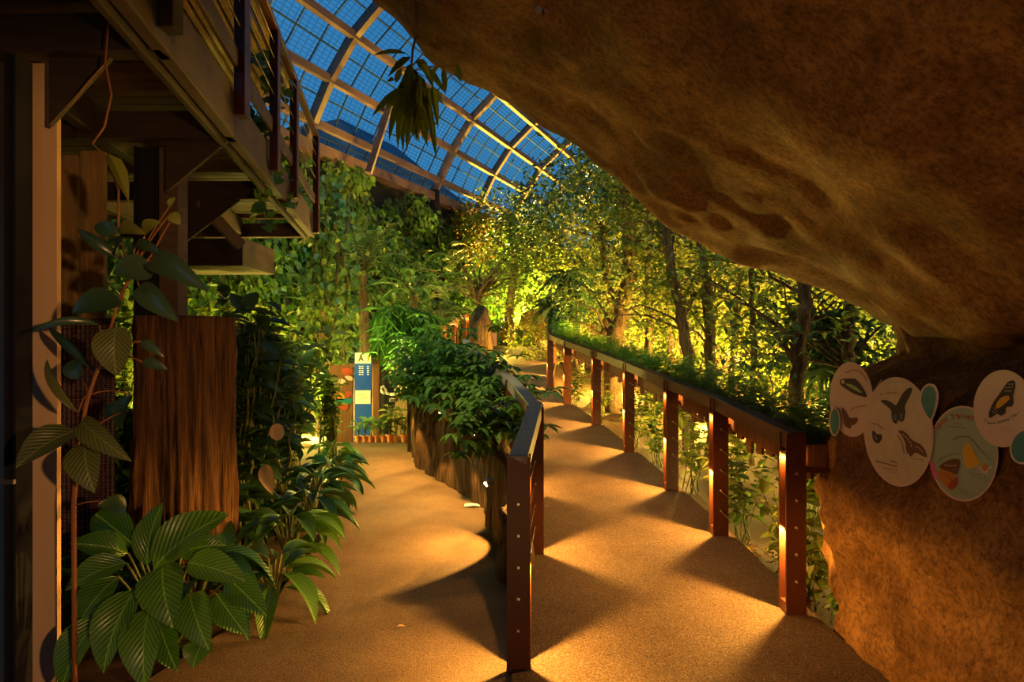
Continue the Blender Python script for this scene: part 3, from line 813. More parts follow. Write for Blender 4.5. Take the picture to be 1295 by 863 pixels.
for a,b,y0,y1 in ((385,480,590,605),(390,475,610,635),(285,360,720,740),(290,380,745,770)):
    tx(s3,'printed_text',stroke(zm([(a,y0),(b,y1)],*Z3),.8,o3,gaps=5),M['inktext'])
s4=sign('oval_sign','pink-white round sign at the right with a single black and yellow butterfly',ell(1269,517,38,49,56),ell(1269,517,36.5,47,56),M['white'],.050)
o4=.050+.0026
pr(s4,'butterfly_print',[(350,585),(355,520),(400,420),(450,350),(500,280),(560,200),(620,185),(640,240),(615,340),(620,420),(600,470),(540,480),(530,540),(480,570),(440,550),(380,590)],Z4,M['ink'],o4)
pr(s4,'butterfly_marking',[(425,470),(450,410),(490,370),(560,350),(575,390),(510,450),(450,490)],Z4,M['yellow'],o4+.0013)
for a,b in (((520,300),(600,300)),((530,265),(620,255)),((400,480),(440,520)),((385,520),(430,540)),((560,225),(625,225))):
    tx(s4,'butterfly_marking',stroke(zm([a,b],*Z4),.9,o4+.0013,gaps=3),M['cream'])
tx(s4,'printed_text',text('Yellow Glassy Tiger',zm([(285,620),(350,665),(430,665),(560,620),(700,535)],*Z4),4.6,o4),M['inktext2'])
for a,b,y0,y1 in ((460,600,690,710),(490,590,715,740)): tx(s4,'printed_text',stroke(zm([(a,y0),(b,y1)],*Z4),.9,o4,gaps=6),M['inkfaint'])
def tealsign(label,out,inn,off):
    sign('leaf_sign',label,out,inn,M['teal'],off)
tealsign('narrow teal leaf-shaped plate at the far left end of the sign row',ell(1055.5,533.5,7.2,18.5,36),ell(1055.5,533.5,5.6,16.3,36),.034)
tealsign('teal teardrop plate between the largest oval sign and the Spot Them! sign',smoothpoly(zm([(1175,305),(1235,330),(1268,420),(1258,540),(1190,715),(1120,650),(1065,510),(1075,390),(1120,325)],*Z1)),smoothpoly(zm([(1178,328),(1220,360),(1240,440),(1225,560),(1180,688),(1120,610),(1080,500),(1093,400),(1130,345)],*Z1)),.046)
tealsign('teal teardrop plate cut by the right edge of the photo below the round sign',ell(1295,565,17.5,23,40,.3),ell(1295,565,15.5,20.5,40,.3),.062)

# ------------------------------------------------------------------ balcony on the left
BX=lambda d:-1.06-.17*d
def balcony():
    root=thing('balcony','dark timber deck balcony overhead at the left with plank underside and railing','balcony',(-2.5,5,2.93))
    def lb(d0,d1,dx,zt,w,h,name,mat,bev=.008): 
        Geo().beam((BX(d0)+dx,d0,zt),(BX(d1)+dx,d1,zt),w,h).build(name,mat,root,bevel=bev)
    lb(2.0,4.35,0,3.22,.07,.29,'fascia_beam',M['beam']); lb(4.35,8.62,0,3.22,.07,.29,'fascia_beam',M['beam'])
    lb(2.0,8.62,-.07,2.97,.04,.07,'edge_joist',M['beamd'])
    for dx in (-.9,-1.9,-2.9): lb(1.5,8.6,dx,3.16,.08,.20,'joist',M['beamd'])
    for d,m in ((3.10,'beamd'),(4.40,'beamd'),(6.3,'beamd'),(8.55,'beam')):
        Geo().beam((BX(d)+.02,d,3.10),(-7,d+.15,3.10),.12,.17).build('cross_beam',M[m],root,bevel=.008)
    g=Geo(); y=1.2
    while y<8.6:
        g.box(-7,BX(y+.06)-.02,y,y+.115,3.165,3.20); y+=.135
    g.build('deck',M['plank'],root)
    for k,d in enumerate((2.95,4.33,5.5,6.55,8.35)):
        w=.10 if k<2 else .07
        x=BX(d)+.085
        zb=(2.97,3.05,3.0,3.0,2.95)[k]
        Geo().box(x-.035,x+.035,d-w/2,d+w/2,zb,4.13).build('railing_post',M['metal' if k>0 else 'beamd'],root,bevel=.006)
    lb(2.0,4.33,.06,3.46,.03,.12,'rail_board',M['beam']); lb(4.33,8.35,.06,3.42,.03,.12,'rail_board',M['beam'])
    lb(2.0,8.35,.085,4.16,.07,.04,'top_rail',M['metal'])
    for z in (3.6,3.75,3.9,4.02): 
        Geo().tube([(BX(2)+.085,2,z),(BX(8.35)+.085,8.35,z)],.004,5).build('cable',M['cable'],root)
    # upper bamboo ceiling and its dark eave
    g=Geo()
    for k in range(60):
        x0=BX(2)-.1-k*.09
        g.tube([(x0,1.6,4.75-.0*k),(x0-.17*7,8.6,4.75)],.042,7)
    g.build('bamboo_ceiling',M['bamboo'],root)
    lb(2.0,6.0,.22,5.05,.30,.20,'eave',M['beamd'])
    # gussets
    def gus(a,b,c,y,th=.03):
        V=[(p[0],y-th/2,p[1]) for p in (a,b,c)]+[(p[0],y+th/2,p[1]) for p in (a,b,c)]
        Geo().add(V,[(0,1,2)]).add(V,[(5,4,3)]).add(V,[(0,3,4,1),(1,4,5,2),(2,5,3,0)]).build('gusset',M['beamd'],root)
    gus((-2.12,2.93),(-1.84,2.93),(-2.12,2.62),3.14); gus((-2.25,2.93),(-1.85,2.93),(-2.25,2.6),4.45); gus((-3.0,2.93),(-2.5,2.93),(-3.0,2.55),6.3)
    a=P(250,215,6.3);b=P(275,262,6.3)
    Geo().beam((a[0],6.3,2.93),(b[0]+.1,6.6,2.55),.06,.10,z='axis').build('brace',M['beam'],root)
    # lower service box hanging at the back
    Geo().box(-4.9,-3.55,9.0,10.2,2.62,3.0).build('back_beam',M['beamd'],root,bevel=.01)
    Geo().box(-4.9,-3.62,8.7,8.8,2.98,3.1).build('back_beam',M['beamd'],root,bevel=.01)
balcony()
def columns():
    def hcol(label,x0,x1,y,mat,z1=2.93,bars=True):
        root=thing('steel_column',label,'column',((x0+x1)/2,y,0)); cx=(x0+x1)/2; w=(x1-x0)/2
        g=Geo(); g.box(x0,x0+.014,y-.055,y+.055,-.05,z1); g.build('flange',M['steel'],root)
        g=Geo(); g.box(x1-.014,x1,y-.055,y+.055,-.05,z1); g.build('flange',M['steel'],root)
        g=Geo(); g.box(x0+.014,x1-.014,y-.02,y-.008,-.05,z1); g.build('web',M['steel'],root)
        if bars: g=Geo(); g.box(x0-.35,x1+.005,y-.075,y-.06,.985,1.005); g.build('bracket_strip',M['cable'],root)
    hcol('dark steel column in front of the tan pier at the left edge',-2.30,-2.247,3.145,None)
    hcol('dark steel column behind the bark stump, carrying the balcony',-2.52,-2.36,4.6,None,2.93,False)
    g=Geo(); g.box(-3.1,-2.200,3.30,3.33,-.05,3.0)
    o=g.build('pier',M['pier']); o.name='plaster_pier'; tag(o,'tan plastered pier at the far left with leaf shadows on it','pier')
    g=Geo(); g.box(-2.36,-2.23,4.56,4.70,-.05,2.93); o=g.build('post',M['beam'],bevel=.006); o.name='timber_post'; tag(o,'pale timber post behind the stump under the balcony','post')
    # plank panel and woven cords
    root=thing('plank_panel','rough timber plank panel with warm light at its top, behind the tan pier','panel',(-2.9,4.5,2))
    for k in range(4):
        x=-3.35+k*.165
        Geo().box(x,x+.155,4.48+.01*k,4.53+.01*k,1.35,2.80+.03*k).build('plank',M['panel'],root,bevel=.006)
    g=Geo(); n=22
    for k in range(n):
        x=-3.25+k*.031
        g.tube([(x,4.44,-.02),(x+.004,4.43,.8),(x,4.44,1.6),(x,4.44,1.78)],.016,6)
    o=g.build('curtain',M['textile'],smooth=True); o.name='cord_curtain'; tag(o,'curtain of red and grey-blue woven cords hanging below the plank panel','curtain',kind=None)
columns()

# ------------------------------------------------------------------ glass vault
U=np.array([.369,.929]); Vv=np.array([.929,-.369])
PT=[(-9.14,4.0),(-8.87,4.505),(-8.45,5.30),(-7.87,6.08),(-7.13,6.71),(-6.2,7.25),(-5.1,7.65),(-3.8,7.95),(-2.3,8.15),(-.7,8.25),(1,8.2),(2.8,7.95),(4.5,7.5),(6,6.9),(7.4,6.1),(8.6,5.1),(9.4,3.9),(9.8,2.0)]
def ST(s,t,z): 
    q=U*s+Vv*t; return np.array([q[0],q[1],z+CAMZ])
def vault():
    Ss=[-8.,-2.5,3.0,5.8,8.6,11.4,14.15,16.9,19.75,22.6,25.4,28.2,31.]
    g=Geo(); V=[];UV=[]; Lc=0; last=None
    for t,z in PT:
        if last: Lc+=math.hypot(t-last[0],z-last[1])
        last=(t,z)
        for s in (Ss[0],Ss[-1]): V.append(ST(s,t,z)); UV.append((s,Lc,0))
    g.grid(V,len(PT),2,UV)
    m,n,out=nt('glass_with_shade_net'); u=N(n,'ShaderNodeAttribute'); u.attribute_name='puv'
    s=N(n,'ShaderNodeSeparateXYZ'); n.links.new(u.outputs['Vector'],s.inputs[0])
    def line(o,per,wd):
        a=N(n,'ShaderNodeMath',operation='MODULO'); n.links.new(s.outputs[o],a.inputs[0]); a.inputs[1].default_value=per
        b=N(n,'ShaderNodeMath',operation='LESS_THAN'); n.links.new(a.outputs[0],b.inputs[0]); b.inputs[1].default_value=per*wd; return b.outputs[0]
    l1=line('X',.17,.2); l2=line('Y',.085,.25)
    mx=N(n,'ShaderNodeMath',operation='MAXIMUM'); n.links.new(l1,mx.inputs[0]); n.links.new(l2,mx.inputs[1])
    tr=N(n,'ShaderNodeBsdfTransparent'); f=noise(n,.8,3,.6,u.outputs['Vector']); c=ramp(n,f,[(.3,(.78,.9,.95)),(.7,(.95,1,1))]); n.links.new(c,tr.inputs[0])
    gl=N(n,'ShaderNodeBsdfGlossy'); gl.inputs['Roughness'].default_value=.15; gl.inputs[0].default_value=(.5,.6,.7,1)
    a=N(n,'ShaderNodeMixShader'); a.inputs[0].default_value=.06; n.links.new(tr.outputs[0],a.inputs[1]); n.links.new(gl.outputs[0],a.inputs[2])
    net=N(n,'ShaderNodeBsdfTransparent'); net.inputs[0].default_value=(.55,.66,.70,1)
    b=N(n,'ShaderNodeMixShader'); n.links.new(mx.outputs[0],b.inputs[0]); n.links.new(a.outputs[0],b.inputs[1]); n.links.new(net.outputs[0],b.inputs[2])
    n.links.new(b.outputs[0],out.inputs['Surface'])
    o=g.build('ceiling',m); tag(o,kind='structure')
    for s_ in [q for q in Ss if q!=14.15]:
        q=[ST(s_,t,z) for t,z in PT]
        gg=Geo()
        for a_,b_ in zip(q[:-1],q[1:]): gg.beam(a_,b_,.15,.19,up=tuple(np.array([U[0],U[1],0.]) if False else (0,0,1)) if abs(b_[2]-a_[2])<1.5 else (Vv[0],Vv[1],0),z='axis')
        gg.build('rafter',M['roofsteel'],o)
    for t,z in PT:
        gg=Geo().beam(ST(Ss[0],t,z-.05),ST(Ss[-1],t,z-.05),.12,.15,z='axis'); gg.build('purlin',M['roofsteel'],o)
    gg=Geo(); 
    for i in range(len(Ss)-1):
        for k in range(1,4):
            s_=Ss[i]+(Ss[i+1]-Ss[i])*k/4
            for (t0,z0),(t1,z1) in zip(PT[:-1],PT[1:]): gg.beam(ST(s_,t0,z0+.03),ST(s_,t1,z1+.03),.026,.026,z='axis',up=(U[0],U[1],0.01))
    for (t0,z0),(t1,z1) in zip(PT[:-1],PT[1:]):
        for k in (1,):
            t=t0+(t1-t0)*k/2; z=z0+(z1-z0)*k/2; gg.beam(ST(Ss[0],t,z+.03),ST(Ss[-1],t,z+.03),.024,.024,z='axis')
    q=gg.build('glazing_bars',M['bar'],o); q['kind']='stuff'
    # slanting strut at the second bay
    a=P(494,130,15.4); b=P(466,219,14.9)
    Geo().beam(a,b,.13,.13,z='axis',up=(0,1,0.01)).build('strut',M['roofsteel'],o)
    # wall under the gutter
    g=Geo(); V=[ST(-8,-9.25,-1.7),ST(31,-9.25,-1.7),ST(31,-9.25,3.95),ST(-8,-9.25,3.95)]
    V2=[v+np.array([-.2*Vv[0],-.2*Vv[1],0]) for v in V]
    g.add(V+V2,[(0,1,2,3),(7,6,5,4),(0,4,5,1),(1,5,6,2),(2,6,7,3),(3,7,4,0)])
    o=g.build('wall_left',plain('dark_concrete',(.06,.06,.05),.9,.1)); tag(o,kind='structure')
    g=Geo(); V=[ST(30.9,-9.2,-1.7),ST(30.9,10,-1.7),ST(30.9,10,4.4),ST(30.9,-9.2,4.4)]; V2=[v+np.array([U[0]*.2,U[1]*.2,0]) for v in V]
    g.add(V+V2,[(0,1,2,3),(7,6,5,4),(0,4,5,1),(1,5,6,2),(2,6,7,3),(3,7,4,0)])
    o=g.build('wall_back',plain('dark_concrete2',(.06,.06,.05),.9,.1)); tag(o,kind='structure')
    for nm_,(sa,ta),(sb,tb),zt,dv in (('wall_right',(-8,9.9),(31,9.9),3.9,Vv*.2),('wall_front',(-8,-9.2),(-8,9.9),4.2,-U*.2)):
        g=Geo(); V=[ST(sa,ta,-1.7),ST(sb,tb,-1.7),ST(sb,tb,zt),ST(sa,ta,zt)]; V2=[v+np.array([dv[0],dv[1],0]) for v in V]
        g.add(V+V2,[(0,1,2,3),(7,6,5,4),(0,4,5,1),(1,5,6,2),(2,6,7,3),(3,7,4,0)])
        o=g.build(nm_,plain('dark_concrete3',(.06,.06,.05),.9,.1)); tag(o,kind='structure')
    # steel gutter
    g=Geo().beam(ST(5,-9.05,4.02),ST(31,-9.05,4.02),.18,.22,z='axis'); o=g.build('trim_1',M['roofsteel']); tag(o,kind='structure')
    # column carrying the third rafter
    c=ST(16.9,-9.05,0); g=Geo(); g.box(c[0]-.14,c[0]+.14,c[1]-.14,c[1]+.14,0,4.2+CAMZ); o=g.build('column',M['steel']); o.name='steel_column'
    tag(o,'dark steel column rising to the roof gutter beside the ivy wall','column')
vault()
# house roof seen beyond the glass
def outside():
    a=P(400,240,30);b=P(600,258,30);c=P(430,160,30)
    g=Geo(); V=[P(380,262,28),P(640,300,30),P(500,185,33),P(430,150,32),P(330,170,30)]
    Vb=[v+np.array([0,6,0]) for v in V]
    n=len(V); g.add(V+Vb,[tuple(range(n))]); g.l.append(np.arange(n,2*n)[::-1]); g.t.append(np.array([n]))
    for i in range(n): g.l.append(np.array([i,i+n,(i+1)%n+n,(i+1)%n])); g.t.append(np.array([4]))
    o=g.build('roof',M['outroof']); o.name='neighbouring_roof'; tag(o,'dark roof slope seen outside through the lower glass panes','roof')
outside()

# ------------------------------------------------------------------ vegetation: climbing wall
def ivy_wall():
    g=Geo(); n=24000
    s=rng.uniform(7,30,n); z=rng.uniform(-1.6,3.95,n)
    # uneven upper edge
    keep=z<3.7+.35*np.sin(s*2.1)+.2*np.sin(s*5.3); s=s[keep];z=z[keep];n=len(s)
    bulge=.16+.22*np.abs(np.sin(s*1.3+z*.8))*np.abs(np.cos(z*1.9-s*.6))
    off=rng.random(n)**.6*bulge
    p=np.array([ST(a,-9.2+.05+o,b) for a,o,b in zip(s,off,z)])
    nrm=np.array([Vv[0],Vv[1],.15])
    D=rng.normal(size=(n,3))*.5+np.array([Vv[0]*.35,Vv[1]*.35,-.9]); Up=nrm+rng.normal(size=(n,3))*.35
    scatter(g,T_DIA,p,D,Up,.17*rng.uniform(.6,1.3,n),1.25)
    o=g.build('climbing_ivy',L['ivy']); tag(o,'dense green ivy covering the tall left wall below the glass roof','ivy',kind='stuff')
ivy_wall()
def twigs(g,root,tips,r=.02):
    root=np.array(root,float)
    for t in tips: 
        p=arc(root,t,.15,7,.03); g.tube(p,np.linspace(r,.004,7),5)
def bush(name,label,cat,c,rad,n,size,mat,W=1.,T=T_DIA,clump=.0,ground=None,zb=-.25,shell=.35,stems=6,sr=.018):
    c=np.array(c,float); gz=(c[2]-rad[2]) if ground is None else ground
    root=thing(name,label,cat,(c[0],c[1],gz))
    g=Geo(); blob(g,c,rad,n,size,W,T,zb,shell,clump); g.build('foliage',L[mat],root)
    g2=Geo(); tips=[c+rdir(1)[0]*np.array(rad)*.6 for _ in range(stems)]
    twigs(g2,(c[0],c[1],gz-.05),tips,sr); g2.build('stem',M['trunk'],root); return root
def tree(name,label,trunk,r0,r1,blobs,size,mat,W=1.,T=T_DIA,clump=0.,shell=.3,wob=.03,zb=-.25,nb=2,tm='trunk'):
    trunk=np.array(trunk,float); root=thing(name,label,'tree',trunk[0])
    t=np.linspace(0,1,len(trunk)); tt=np.linspace(0,1,22); pp=np.stack([np.interp(tt,t,trunk[:,k]) for k in range(3)],1)
    for _ in range(2): pp[1:-1]=(pp[:-2]+2*pp[1:-1]+pp[2:])/4
    pp[1:-1]+=rng.normal(size=(20,3))*wob*.4
    g=Geo().tube(pp,np.linspace(r0,r1,22),9,wob=.08); g.build('trunk',M[tm],root,smooth=True)
    g=Geo(); gb=Geo()
    for c,rad,n in blobs:
        blob(g,c,rad,n,size,W,T,zb,shell,clump)
        c=np.array(c,float); i=int(np.argmin(np.linalg.norm(pp-(c-np.array([0,0,.5])),axis=1))); 
        for _ in range(nb): 
            tip=c+rdir(1)[0]*np.array(rad)*.7; Geo().tube(arc(pp[i],tip,.1,6,.04),np.linspace(max(.009,r1*.35),.004,6),5).build('branch',M[tm],root)
    g.build('foliage',L[mat],root)
    return root
def px_trunk(pts,d,base=None):
    a=[P(x,y,d) for x,y in pts]
    if base is None:
        q=a[0].copy(); q[2]=RZ(d)-.3; a=[q]+a
    return a
# --- right forest trunks (photo positions) ---
specs=[
 ('slender leaning tree with pale bark rising to the rock edge, right of the forked trunk',[(871,457),(862,400),(845,330),(837,262),(832,200)],9.2,.085,.06,'small'),
 ('slender upright tree with a slight bend near the middle of the lit grove',[(900,470),(897,400),(893,345),(883,296),(880,220)],9.6,.085,.05,'yellow'),
 ('brown upright tree nearest the signs, behind the end of the planter trough',[(1009,500),(1012,440),(1017,390),(1017,340),(1022,270)],6.8,.075,.06,'small'),
 ('dark stout tree forking low above the far railing',[(776,440),(778,420),(788,385),(797,345),(795,290),(790,220)],12.2,.17,.10,'dark'),
 ('thin straight tree between the forked trunk and the leaning tree',[(820,445),(821,400),(819,338),(822,280),(820,210)],11.3,.07,.05,'small'),
 ('thin dark tree close behind the leaning tree',[(849,457),(847,420),(848,380),(850,300)],12.2,.07,.05,'yellow'),
 ('short leaning sapling right of the bent tree',[(923,472),(931,430),(930,400),(938,330)],10.2,.06,.035,'yellow'),
 ('thin pole-like tree in front of the orange glow',[(951,480),(953,420),(950,360),(955,300)],8.6,.04,.03,'small'),
 ('dark trunk half hidden beside the rock at the right of the grove',[(1072,470),(1073,430),(1075,384),(1080,330)],7.4,.07,.06,'dark'),
 ('crooked dark tree left of the forked trunk',[(762,440),(768,410),(775,385),(765,350),(762,280)],13.4,.11,.07,'dark')]
for lb,pts,d,r0,r1,mt in specs:
    tr=px_trunk(pts,d); top=tr[-1]
    bl=[]
    for k in range(6):
        th=rng.uniform(-.3,3.44); rr=rng.uniform(.4,1.2); hz=rng.uniform(.0,.7)
        q=tr[2]*(1-hz)+top*hz
        bl.append(((q[0]+math.cos(th)*rr,q[1]+math.sin(th)*rr,q[2]+rng.uniform(-.1,.4)),(.7,.7,.45),130))
    bl.append(((top[0],top[1],top[2]+.3),(1.3,1.3,.8),700))
    tree('grove_tree',lb,tr,r0,r1,bl,.13,mt,.62,clump=.13)
# fork
a=P(781,405,12.2); Geo().tube([a,P(790,375,12.2),P(798,345,12.3),P(806,300,12.3)],[.12,.1,.08,.05],8).build('fork_branch',M['trunk'],[o for o in bpy.data.objects if o.get('label','').startswith('dark stout')][0],smooth=True)
# --- lit shrubs filling the grove ---
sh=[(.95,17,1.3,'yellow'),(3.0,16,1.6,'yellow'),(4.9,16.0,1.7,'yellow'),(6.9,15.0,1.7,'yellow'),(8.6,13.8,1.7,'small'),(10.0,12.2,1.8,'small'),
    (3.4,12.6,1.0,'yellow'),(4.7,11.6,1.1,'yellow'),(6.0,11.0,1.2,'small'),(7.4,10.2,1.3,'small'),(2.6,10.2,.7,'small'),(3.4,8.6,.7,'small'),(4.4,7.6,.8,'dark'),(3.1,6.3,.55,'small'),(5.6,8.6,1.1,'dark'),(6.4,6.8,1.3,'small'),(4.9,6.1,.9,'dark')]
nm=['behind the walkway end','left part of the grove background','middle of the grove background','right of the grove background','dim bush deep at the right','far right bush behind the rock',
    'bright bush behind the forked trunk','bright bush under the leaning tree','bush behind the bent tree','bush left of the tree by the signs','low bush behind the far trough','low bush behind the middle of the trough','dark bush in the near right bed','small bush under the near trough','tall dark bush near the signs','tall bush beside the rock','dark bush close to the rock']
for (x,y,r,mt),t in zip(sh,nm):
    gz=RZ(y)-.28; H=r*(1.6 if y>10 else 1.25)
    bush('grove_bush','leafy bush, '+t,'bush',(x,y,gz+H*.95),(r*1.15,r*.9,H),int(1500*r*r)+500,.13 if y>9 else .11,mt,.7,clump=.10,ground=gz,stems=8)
# tall canopy behind walkway: dark masses against the glass
cano=[((2.2,18.5),(.2,.10),[((1.2,18,5.2),(1.5,1.3,1.0),1500),((2.4,17.5,5.9),(1.6,1.4,.9),1600),((.6,18.5,4.2),(1.3,1.2,.8),1200),((3.2,18,4.7),(1.5,1.3,1.0),1300)],'tall dark tree whose crown reaches the glass roof, left of the rock edge','dark'),
      ((4.5,16),(.16,.09),[((3.6,15.5,5.2),(1.5,1.2,1.0),1500),((4.6,15,6.0),(1.6,1.3,1.0),1600),((5.2,15.5,4.5),(1.5,1.3,.9),1200)],'tall dark tree behind the rock edge at the top of the grove','dark'),
      ((.0,20.5),(.16,.08),[((-.3,20,5.4),(1.2,1.2,.7),900),((-.9,20.5,4.8),(1.2,1.1,.7),900),((.7,20,4.9),(1.2,1.1,.7),900)],'thin-crowned tree rising left of the dark canopy, against the glass','small'),
      ((7,14),(.15,.09),[((6.2,13.5,4.8),(1.6,1.2,1.1),1500),((7.6,13,4.9),(1.6,1.2,1.1),1400)],'broad tree over the right part of the grove','small'),
      ((3.4,13.2),(.12,.07),[((2.7,13,4.1),(1.1,1.0,.8),1100),((3.5,12.6,4.5),(1.2,1.0,.8),1200)],'mid-height tree just right of the drooping dracaena','small')]
for (x,y),(a,b),bl,lb,mt in cano:
    tree('canopy_tree',lb,[(x,y,RZ(y)-.3),(x-.1,y,2.5),(x+.1,y-.1,4.0),(x,y,5.2)],a,b,bl,.17,mt,.7,clump=.2)
# feathery glowing tree in the centre
def feather():
    root=thing('feathery_tree','yellow-green feathery-leaved tree glowing at the centre above the walkway end','tree',(-.8,17.5,1.1))
    g=Geo(); g2=Geo(); c0=np.array([-.9,17.5,1.1])
    g2.tube([c0,(-.8,17.5,2.2),(-.95,17.4,3.2)],[.09,.07,.05],8)
    for k in range(170):
        d=rdir(1)[0]; c=np.array([-.75,17.6,3.35])+d*np.array([2.1,1.3,1.0])*rng.uniform(.4,1)
        th=rng.uniform(0,6.28); B=c+np.array([math.cos(th)*.55,math.sin(th)*.4,rng.uniform(-.25,.1)])
        frond(g,c,B,.1,.15,12,wl=.32)
        if k%6==0: g2.tube(arc((-.9,17.45,2.7),c,.15,6,.05),np.linspace(.03,.006,6),5)
    g.build('foliage',L['feather'],root); g2.build('trunk',M['trunk'],root)
feather()
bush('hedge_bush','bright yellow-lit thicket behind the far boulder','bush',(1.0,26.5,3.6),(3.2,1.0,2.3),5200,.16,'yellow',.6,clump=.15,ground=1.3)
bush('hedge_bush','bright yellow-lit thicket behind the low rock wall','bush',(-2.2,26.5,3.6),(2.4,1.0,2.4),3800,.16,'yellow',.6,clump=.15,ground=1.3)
bush('rust_leaved_bush','bush with rust-orange leaves high beside the steel column','bush',(-1.6,20.6,4.9),(1.5,.8,.9),1700,.16,'rust',.7,clump=.16,ground=1.4)
bush('hedge_bush','green thicket below the rust-leaved bush','bush',(-2.6,20.5,3.1),(1.7,1.0,1.6),2400,.16,'ivy',.7,clump=.16,ground=1.3)
# large-leaf climber near the balcony end
def climber():
    root=thing('climbing_vine','yellow-lit large-leaved vine climbing beside the end of the balcony','vine',(-3.7,11.5,0))
    g=Geo(); g2=Geo()
    for (x0,x1) in ((402,412),(418,428),(436,440),(396,398)):
        a=P(x0,470,11.6); b=P(x1,215+abs(x0-402)*.9,11.8); a[2]=0; g2.tube(arc(a,b,0,12,.04),.02,6)
        for k in range(130):
            t=rng.uniform(.15,1); c=a*(1-t)+b*t+rng.normal(size=3)*.14
            D=rdir(1,-.7,.5); scatter(g,T_LEAF,c[None],D,np.array([[.3,-1,.5]])+rng.normal(size=(1,3))*.3,.17*rng.uniform(.6,1.2),.75)
    g.build('foliage',L['small'],root); g2.build('stem',M['trunk'],root)
climber()
# cycads / tree ferns left of centre
def palm(label,c,h,L_,n,mat='fern',w=.16,trunk=.09,up=.6,name='tree_fern',cat='tree fern',nl=22,wl=.28):
    root=thing(name,label,cat,c); c=np.array(c,float); g=Geo(); g2=Geo(); top=c+np.array([0,0,h])
    g2.tube([c-np.array([0,0,.1]),c+np.array([.02,0,h*.5]),top],[trunk*1.1,trunk,trunk*.8],9,wob=.1)
    for k in range(n):
        th=k/n*6.283*2.4+rng.uniform(-.2,.2); el=rng.uniform(-.35,up)
        B=top+np.array([math.cos(th)*L_*math.cos(el),math.sin(th)*L_*math.cos(el)*.9,math.sin(el)*L_])*rng.uniform(.8,1.1)
        p=arc(top,B,L_*.22,10); g2.tube(p,np.linspace(.012,.004,10),4); frond(g,top,B,L_*.22,w,nl,wl=wl)
    g.build('fronds',L[mat],root,); g2.build('trunk',M['trunk'],root)
palm('tall tree fern with upright fronds in front of the ivy wall',(-2.75,12.6,.0),2.9,1.15,15,'dark',.20,up=1.2)
palm('spreading tree fern above the drooping fern mass',(-1.85,12.8,.9),1.6,1.1,18,'fern',.17,up=.9)
palm('low dark palm beside the standing stone',(-1.55,14.3,.8),1.25,.9,16,'dark',.16)
palm('low palm in front of the ivy wall, left of the tree ferns',(-3.7,13.3,0),2.2,1.1,14,'dark',.20,up=1.0)
# drooping fern mass over the path bend
def droop():
    root=thing('drooping_fern','big mass of thin drooping fern blades hanging above the potted seedlings','fern',(-1.9,11.6,1.3))
    g=Geo(); g2=Geo()
    for k in range(900):
        x=rng.uniform(-2.2,-1.25); y=rng.uniform(11.2,12.0); z=rng.uniform(1.35,2.0)+.25*math.cos((x+1.9)*2)
        D=np.array([[rng.normal()*.35,-.35+rng.normal()*.2,-1+rng.uniform(0,.9)]])
        scatter(g,T_LONG,np.array([[x,y,z]]),D,np.array([[0,-1,.3]]),rng.uniform(.25,.6),.05)
    for k in range(5): g2.tube([(-2.3+k*.22,11.8,.9),(-2.3+k*.22,11.7,1.6)],[.05,.03],6)
    g.build('foliage',L['fern'],root); g2.build('stem',M['trunk'],root)
    root=thing('drooping_fern','rounded dark green clump on top of the drooping fern mass','fern',(-1.5,12.1,1.3)); g=Geo()
    for k in range(40):
        th=rng.uniform(0,6.28); c=np.array([-1.7+rng.normal()*.3,12.0+rng.normal()*.2,1.9+rng.normal()*.12]); B=c+np.array([math.cos(th)*.6,math.sin(th)*.5,rng.uniform(-.2,.45)]); frond(g,c,B,.15,.11,16,wl=.3)
    g.build('foliage',L['dark'],root); Geo().tube([(-1.7,12,1.0),(-1.7,12,1.85)],[.06,.04],6).build('stem',M['trunk'],root)
droop()
# dracaena with drooping dark blades
def dracaena(label,x,y,z0,heads,n=46,L_=.85,W=.075):
    root=thing('dracaena',label,'plant',(x,y,z0)); g=Geo(); g2=Geo()
    for hx,hy,hz in heads:
        h=np.array([hx,hy,hz]); g2.tube([(x,y,z0),(x+(hx-x)*.5,y+(hy-y)*.5,(z0+hz)/2),h],[.07,.05,.035],7)
        for k in range(n):
            th=rng.uniform(0,6.28); el=rng.uniform(-1.45,.15); D=np.array([[math.cos(th)*math.cos(el),math.sin(th)*math.cos(el),math.sin(el)]])
            scatter(g,T_DROOP,h[None],D,np.array([[0,0,1.]]),L_*rng.uniform(.7,1.1),W)
    g.build('foliage',L['dark'],root); g2.build('stem',M['trunk'],root)
dracaena('dark dracaena with long drooping blades at the right of the walkway end',1.55,15.2,.9,[tuple(P(717,345,15.2)),tuple(P(730,370,15.0)),tuple(P(708,380,15.4))])
dracaena('palm-like plant with narrow blades beside the rock, right of the grove',4.1,8.0,.05,[tuple(P(1055,440,8.2)),tuple(P(1080,470,7.6)),tuple(P(1035,400,8.4))],50,.75,.05)
